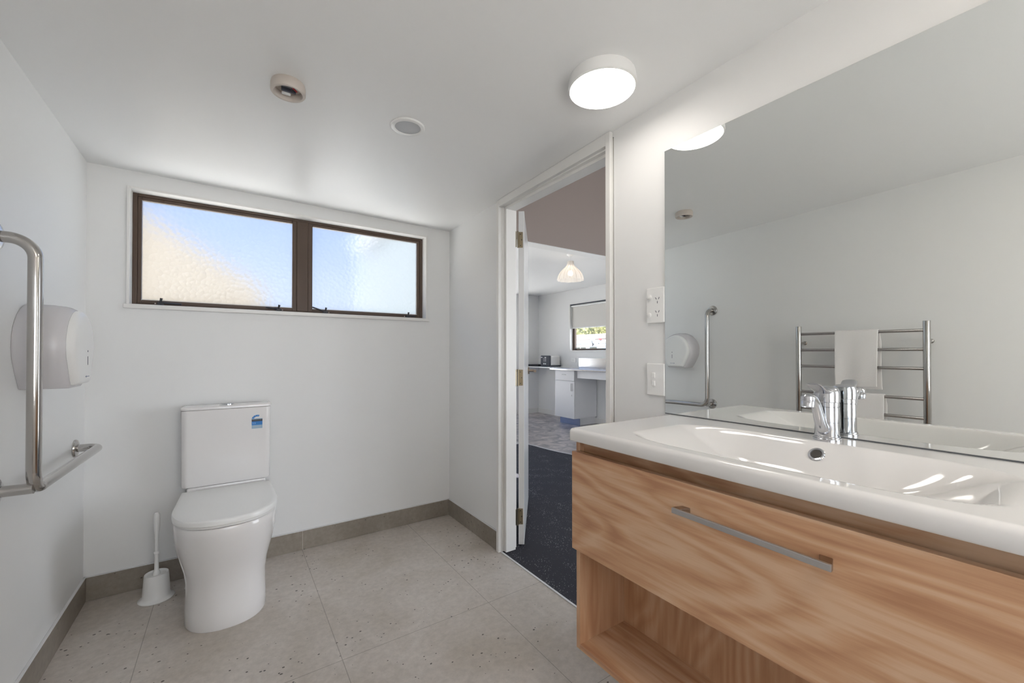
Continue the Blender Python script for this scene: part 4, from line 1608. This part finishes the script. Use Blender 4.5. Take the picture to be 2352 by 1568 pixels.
# neighbouring wall and fence seen only as blurs through the frosted panes
bm = nb()
prism(bm, [(-7.0, 6.6, -0.35), (0.35, 6.6, -0.35), (0.35, 6.6, 1.95), (-0.9, 6.6, 2.75), (-2.6, 6.6, 3.7), (-7.0, 6.6, 1.6)], (0, 3.0, 0))
gb = obj('garden_building', bm, 'beige')
tag(gb, 'beige rendered gabled outbuilding, a warm blur behind the left frosted pane', 'building')

# campervan across the yard, side on
v = empty('campervan', (20.9, 20.5, -0.35), 'white and pale blue campervan parked outside the kitchen window', 'van')
vx = 20.0
obj('body', bx(vx, vx + 1.9, 18.3, 24.2, -0.1, 1.78), 'van_blue', v, bevel=0.12, seg=4)
obj('roof', bx(vx + 0.02, vx + 1.88, 18.5, 24.1, 1.74, 2.03), 'van_white', v, bevel=0.10, seg=4)
for y0_, y1_ in ((20.42, 20.93), (20.98, 21.45), (21.50, 21.95)):
    wn = nb()
    prism(wn, [(vx - 0.012, y0_ - 0.03, 1.22), (vx - 0.012, y1_ - 0.03, 1.22), (vx - 0.012, y1_ + 0.02, 1.55), (vx - 0.012, y0_ + 0.02, 1.55)], (0.02, 0, 0))
    obj('window', wn, 'van_glass', v, bevel=0.02)
fr_ = nb()
for y0_, y1_ in ((20.40, 22.0),):
    box(fr_, vx - 0.008, vx + 0.01, y0_ - 0.06, y1_ + 0.06, 1.18, 1.60)
obj('window_surround', fr_, 'van_white', v)
dd = obj('door', bx(vx - 0.015, vx + 0.01, 19.30, 20.22, 0.1, 2.00), 'van_blue', v, bevel=0.02)
o_ = obj('window', bx(vx - 0.025, vx - 0.010, 19.42, 20.06, 1.20, 1.56), 'van_glass', dd, bevel=0.01)
# dark bird-like emblem on the door
bm = nb()
em = [(0.10, 0.38), (0.05, 0.37), (0.02, 0.26), (-0.08, 0.18), (-0.17, 0.15), (-0.10, 0.09), (-0.04, 0.02), (0.02, 0.0), (0.04, 0.06), (0.03, 0.16), (0.06, 0.26)]
prism(bm, [(vx - 0.020, 19.80 + a, 1.60 + b) for a, b in em], (0.01, 0, 0))
obj('emblem', bm, 'black', dd)
obj('trim_line', bx(vx - 0.006, vx + 0.01, 20.9, 21.5, 1.80, 1.815), 'grey', v)
obj('trim_line', bx(vx - 0.006, vx + 0.01, 20.25, 22.2, 1.68, 1.69), 'grey', v)
bm = nb()
for k, (a, h_) in enumerate(((0.0, 0.05), (0.07, 0.10), (0.13, 0.06), (0.20, 0.13), (0.29, 0.05), (0.35, 0.11))):
    box(bm, vx - 0.01, vx + 0.03, 19.62 + a, 19.66 + a, 2.05, 2.05 + h_)
for wy in (19.0, 23.2):
    q = nb()
    lathe(q, [(0.0, 0.0), (0.30, 0.0), (0.34, 0.04), (0.34, 0.2), (0.30, 0.24), (0.0, 0.24)], (vx + 0.03, wy, -0.01), 'X', 28)
    obj('wheel', q, 'black', v, smooth=True)
rt_ = obj('lettering_strokes', bm, 'grey', v)  # small upright bars standing for the van's unreadable lettering
obj('marker_lamp', bx(vx - 0.02, vx + 0.05, 19.02, 19.22, 2.02, 2.08), 'red', v)
# long cream-roofed motorhome behind
t = empty('motorhome', (24.5, 21, -0.35), 'long pale motorhome with a high cream roof standing behind the campervan', 'motorhome')
obj('body', bx(23.2, 25.4, 15.5, 30.5, 0.1, 2.2), 'van_white', t, bevel=0.1)
obj('roof', bx(23.15, 25.45, 15.4, 30.6, 2.15, 2.62), 'van_roof', t, bevel=0.12, seg=3)
for wy in (17.5, 24.5, 25.6, 29.0):
    bm = nb()
    lathe(bm, [(0.0, 0.0), (0.36, 0.0), (0.40, 0.05), (0.40, 0.2), (0.36, 0.25), (0.0, 0.25)], (23.3, wy, 0.05), 'X', 28)
    obj('wheel', bm, 'black', t, smooth=True)


# hedge: leafy crown of many small cards bound to a real volume, one bush each
def bush(cx_, cy_, r_, h_, label, seed):
    rnd = random.Random(seed)
    t = empty('hedge_bush', (cx_, cy_, -0.35), label, 'bush', 'bushes behind the parked vehicles')
    bm = nb()
    for k in range(1500):
        a, b = rnd.uniform(0, 2 * math.pi), math.acos(rnd.uniform(-1, 1))
        rr_ = rnd.uniform(0.72, 1.08)
        p = Vector((cx_ + r_ * rr_ * math.sin(b) * math.cos(a), cy_ + r_ * rr_ * math.sin(b) * math.sin(a), h_ * 0.5 + h_ * 0.5 * rr_ * math.cos(b) - 0.2))
        s = rnd.uniform(0.05, 0.13)
        u1 = Vector((rnd.uniform(-1, 1), rnd.uniform(-1, 1), rnd.uniform(-1, 1))).normalized()
        u2 = u1.orthogonal().normalized()
        vs = [bm.verts.new(p + u1 * s), bm.verts.new(p + u2 * s * 0.6), bm.verts.new(p - u1 * s), bm.verts.new(p - u2 * s * 0.6)]
        bm.faces.new(vs)
    bmesh.ops.create_icosphere(bm, subdivisions=3, radius=1.0, matrix=Matrix.Translation((cx_, cy_, h_ * 0.5 - 0.2)) @ Matrix.Diagonal((r_ * 0.8, r_ * 0.8, h_ * 0.42, 1)))
    obj('foliage', bm, 'leaf', t)
    bm = nb()
    sweep(bm, [(cx_, cy_, -0.4), (cx_ + 0.05, cy_, h_ * 0.4)], [0.14, 0.08], n=8)
    obj('trunk', bm, 'alloy', t)


spots = [(29.5, 23.9, 1.45, 5.4), (29.8, 27.1, 1.5, 5.8), (29.4, 30.3, 1.45, 5.2), (29.9, 33.5, 1.5, 5.6), (29.6, 36.7, 1.45, 5.4), (32.8, 25.6, 1.55, 6.8), (32.8, 32.0, 1.6, 7.0)]
names = ['rounded green bush at the right edge of the kitchen window view', 'tall pale green bush behind the motorhome', 'low yellow-green bush behind the motorhome roof',
         'broad green bush left of centre behind the motorhome', 'green bush at the left edge of the kitchen window view', 'tallest bush in the rear row, to the right', 'tall bush in the rear row, to the left']
for i, (s_, nm) in enumerate(zip(spots, names)):
    bush(*s_, nm, 20 + i)
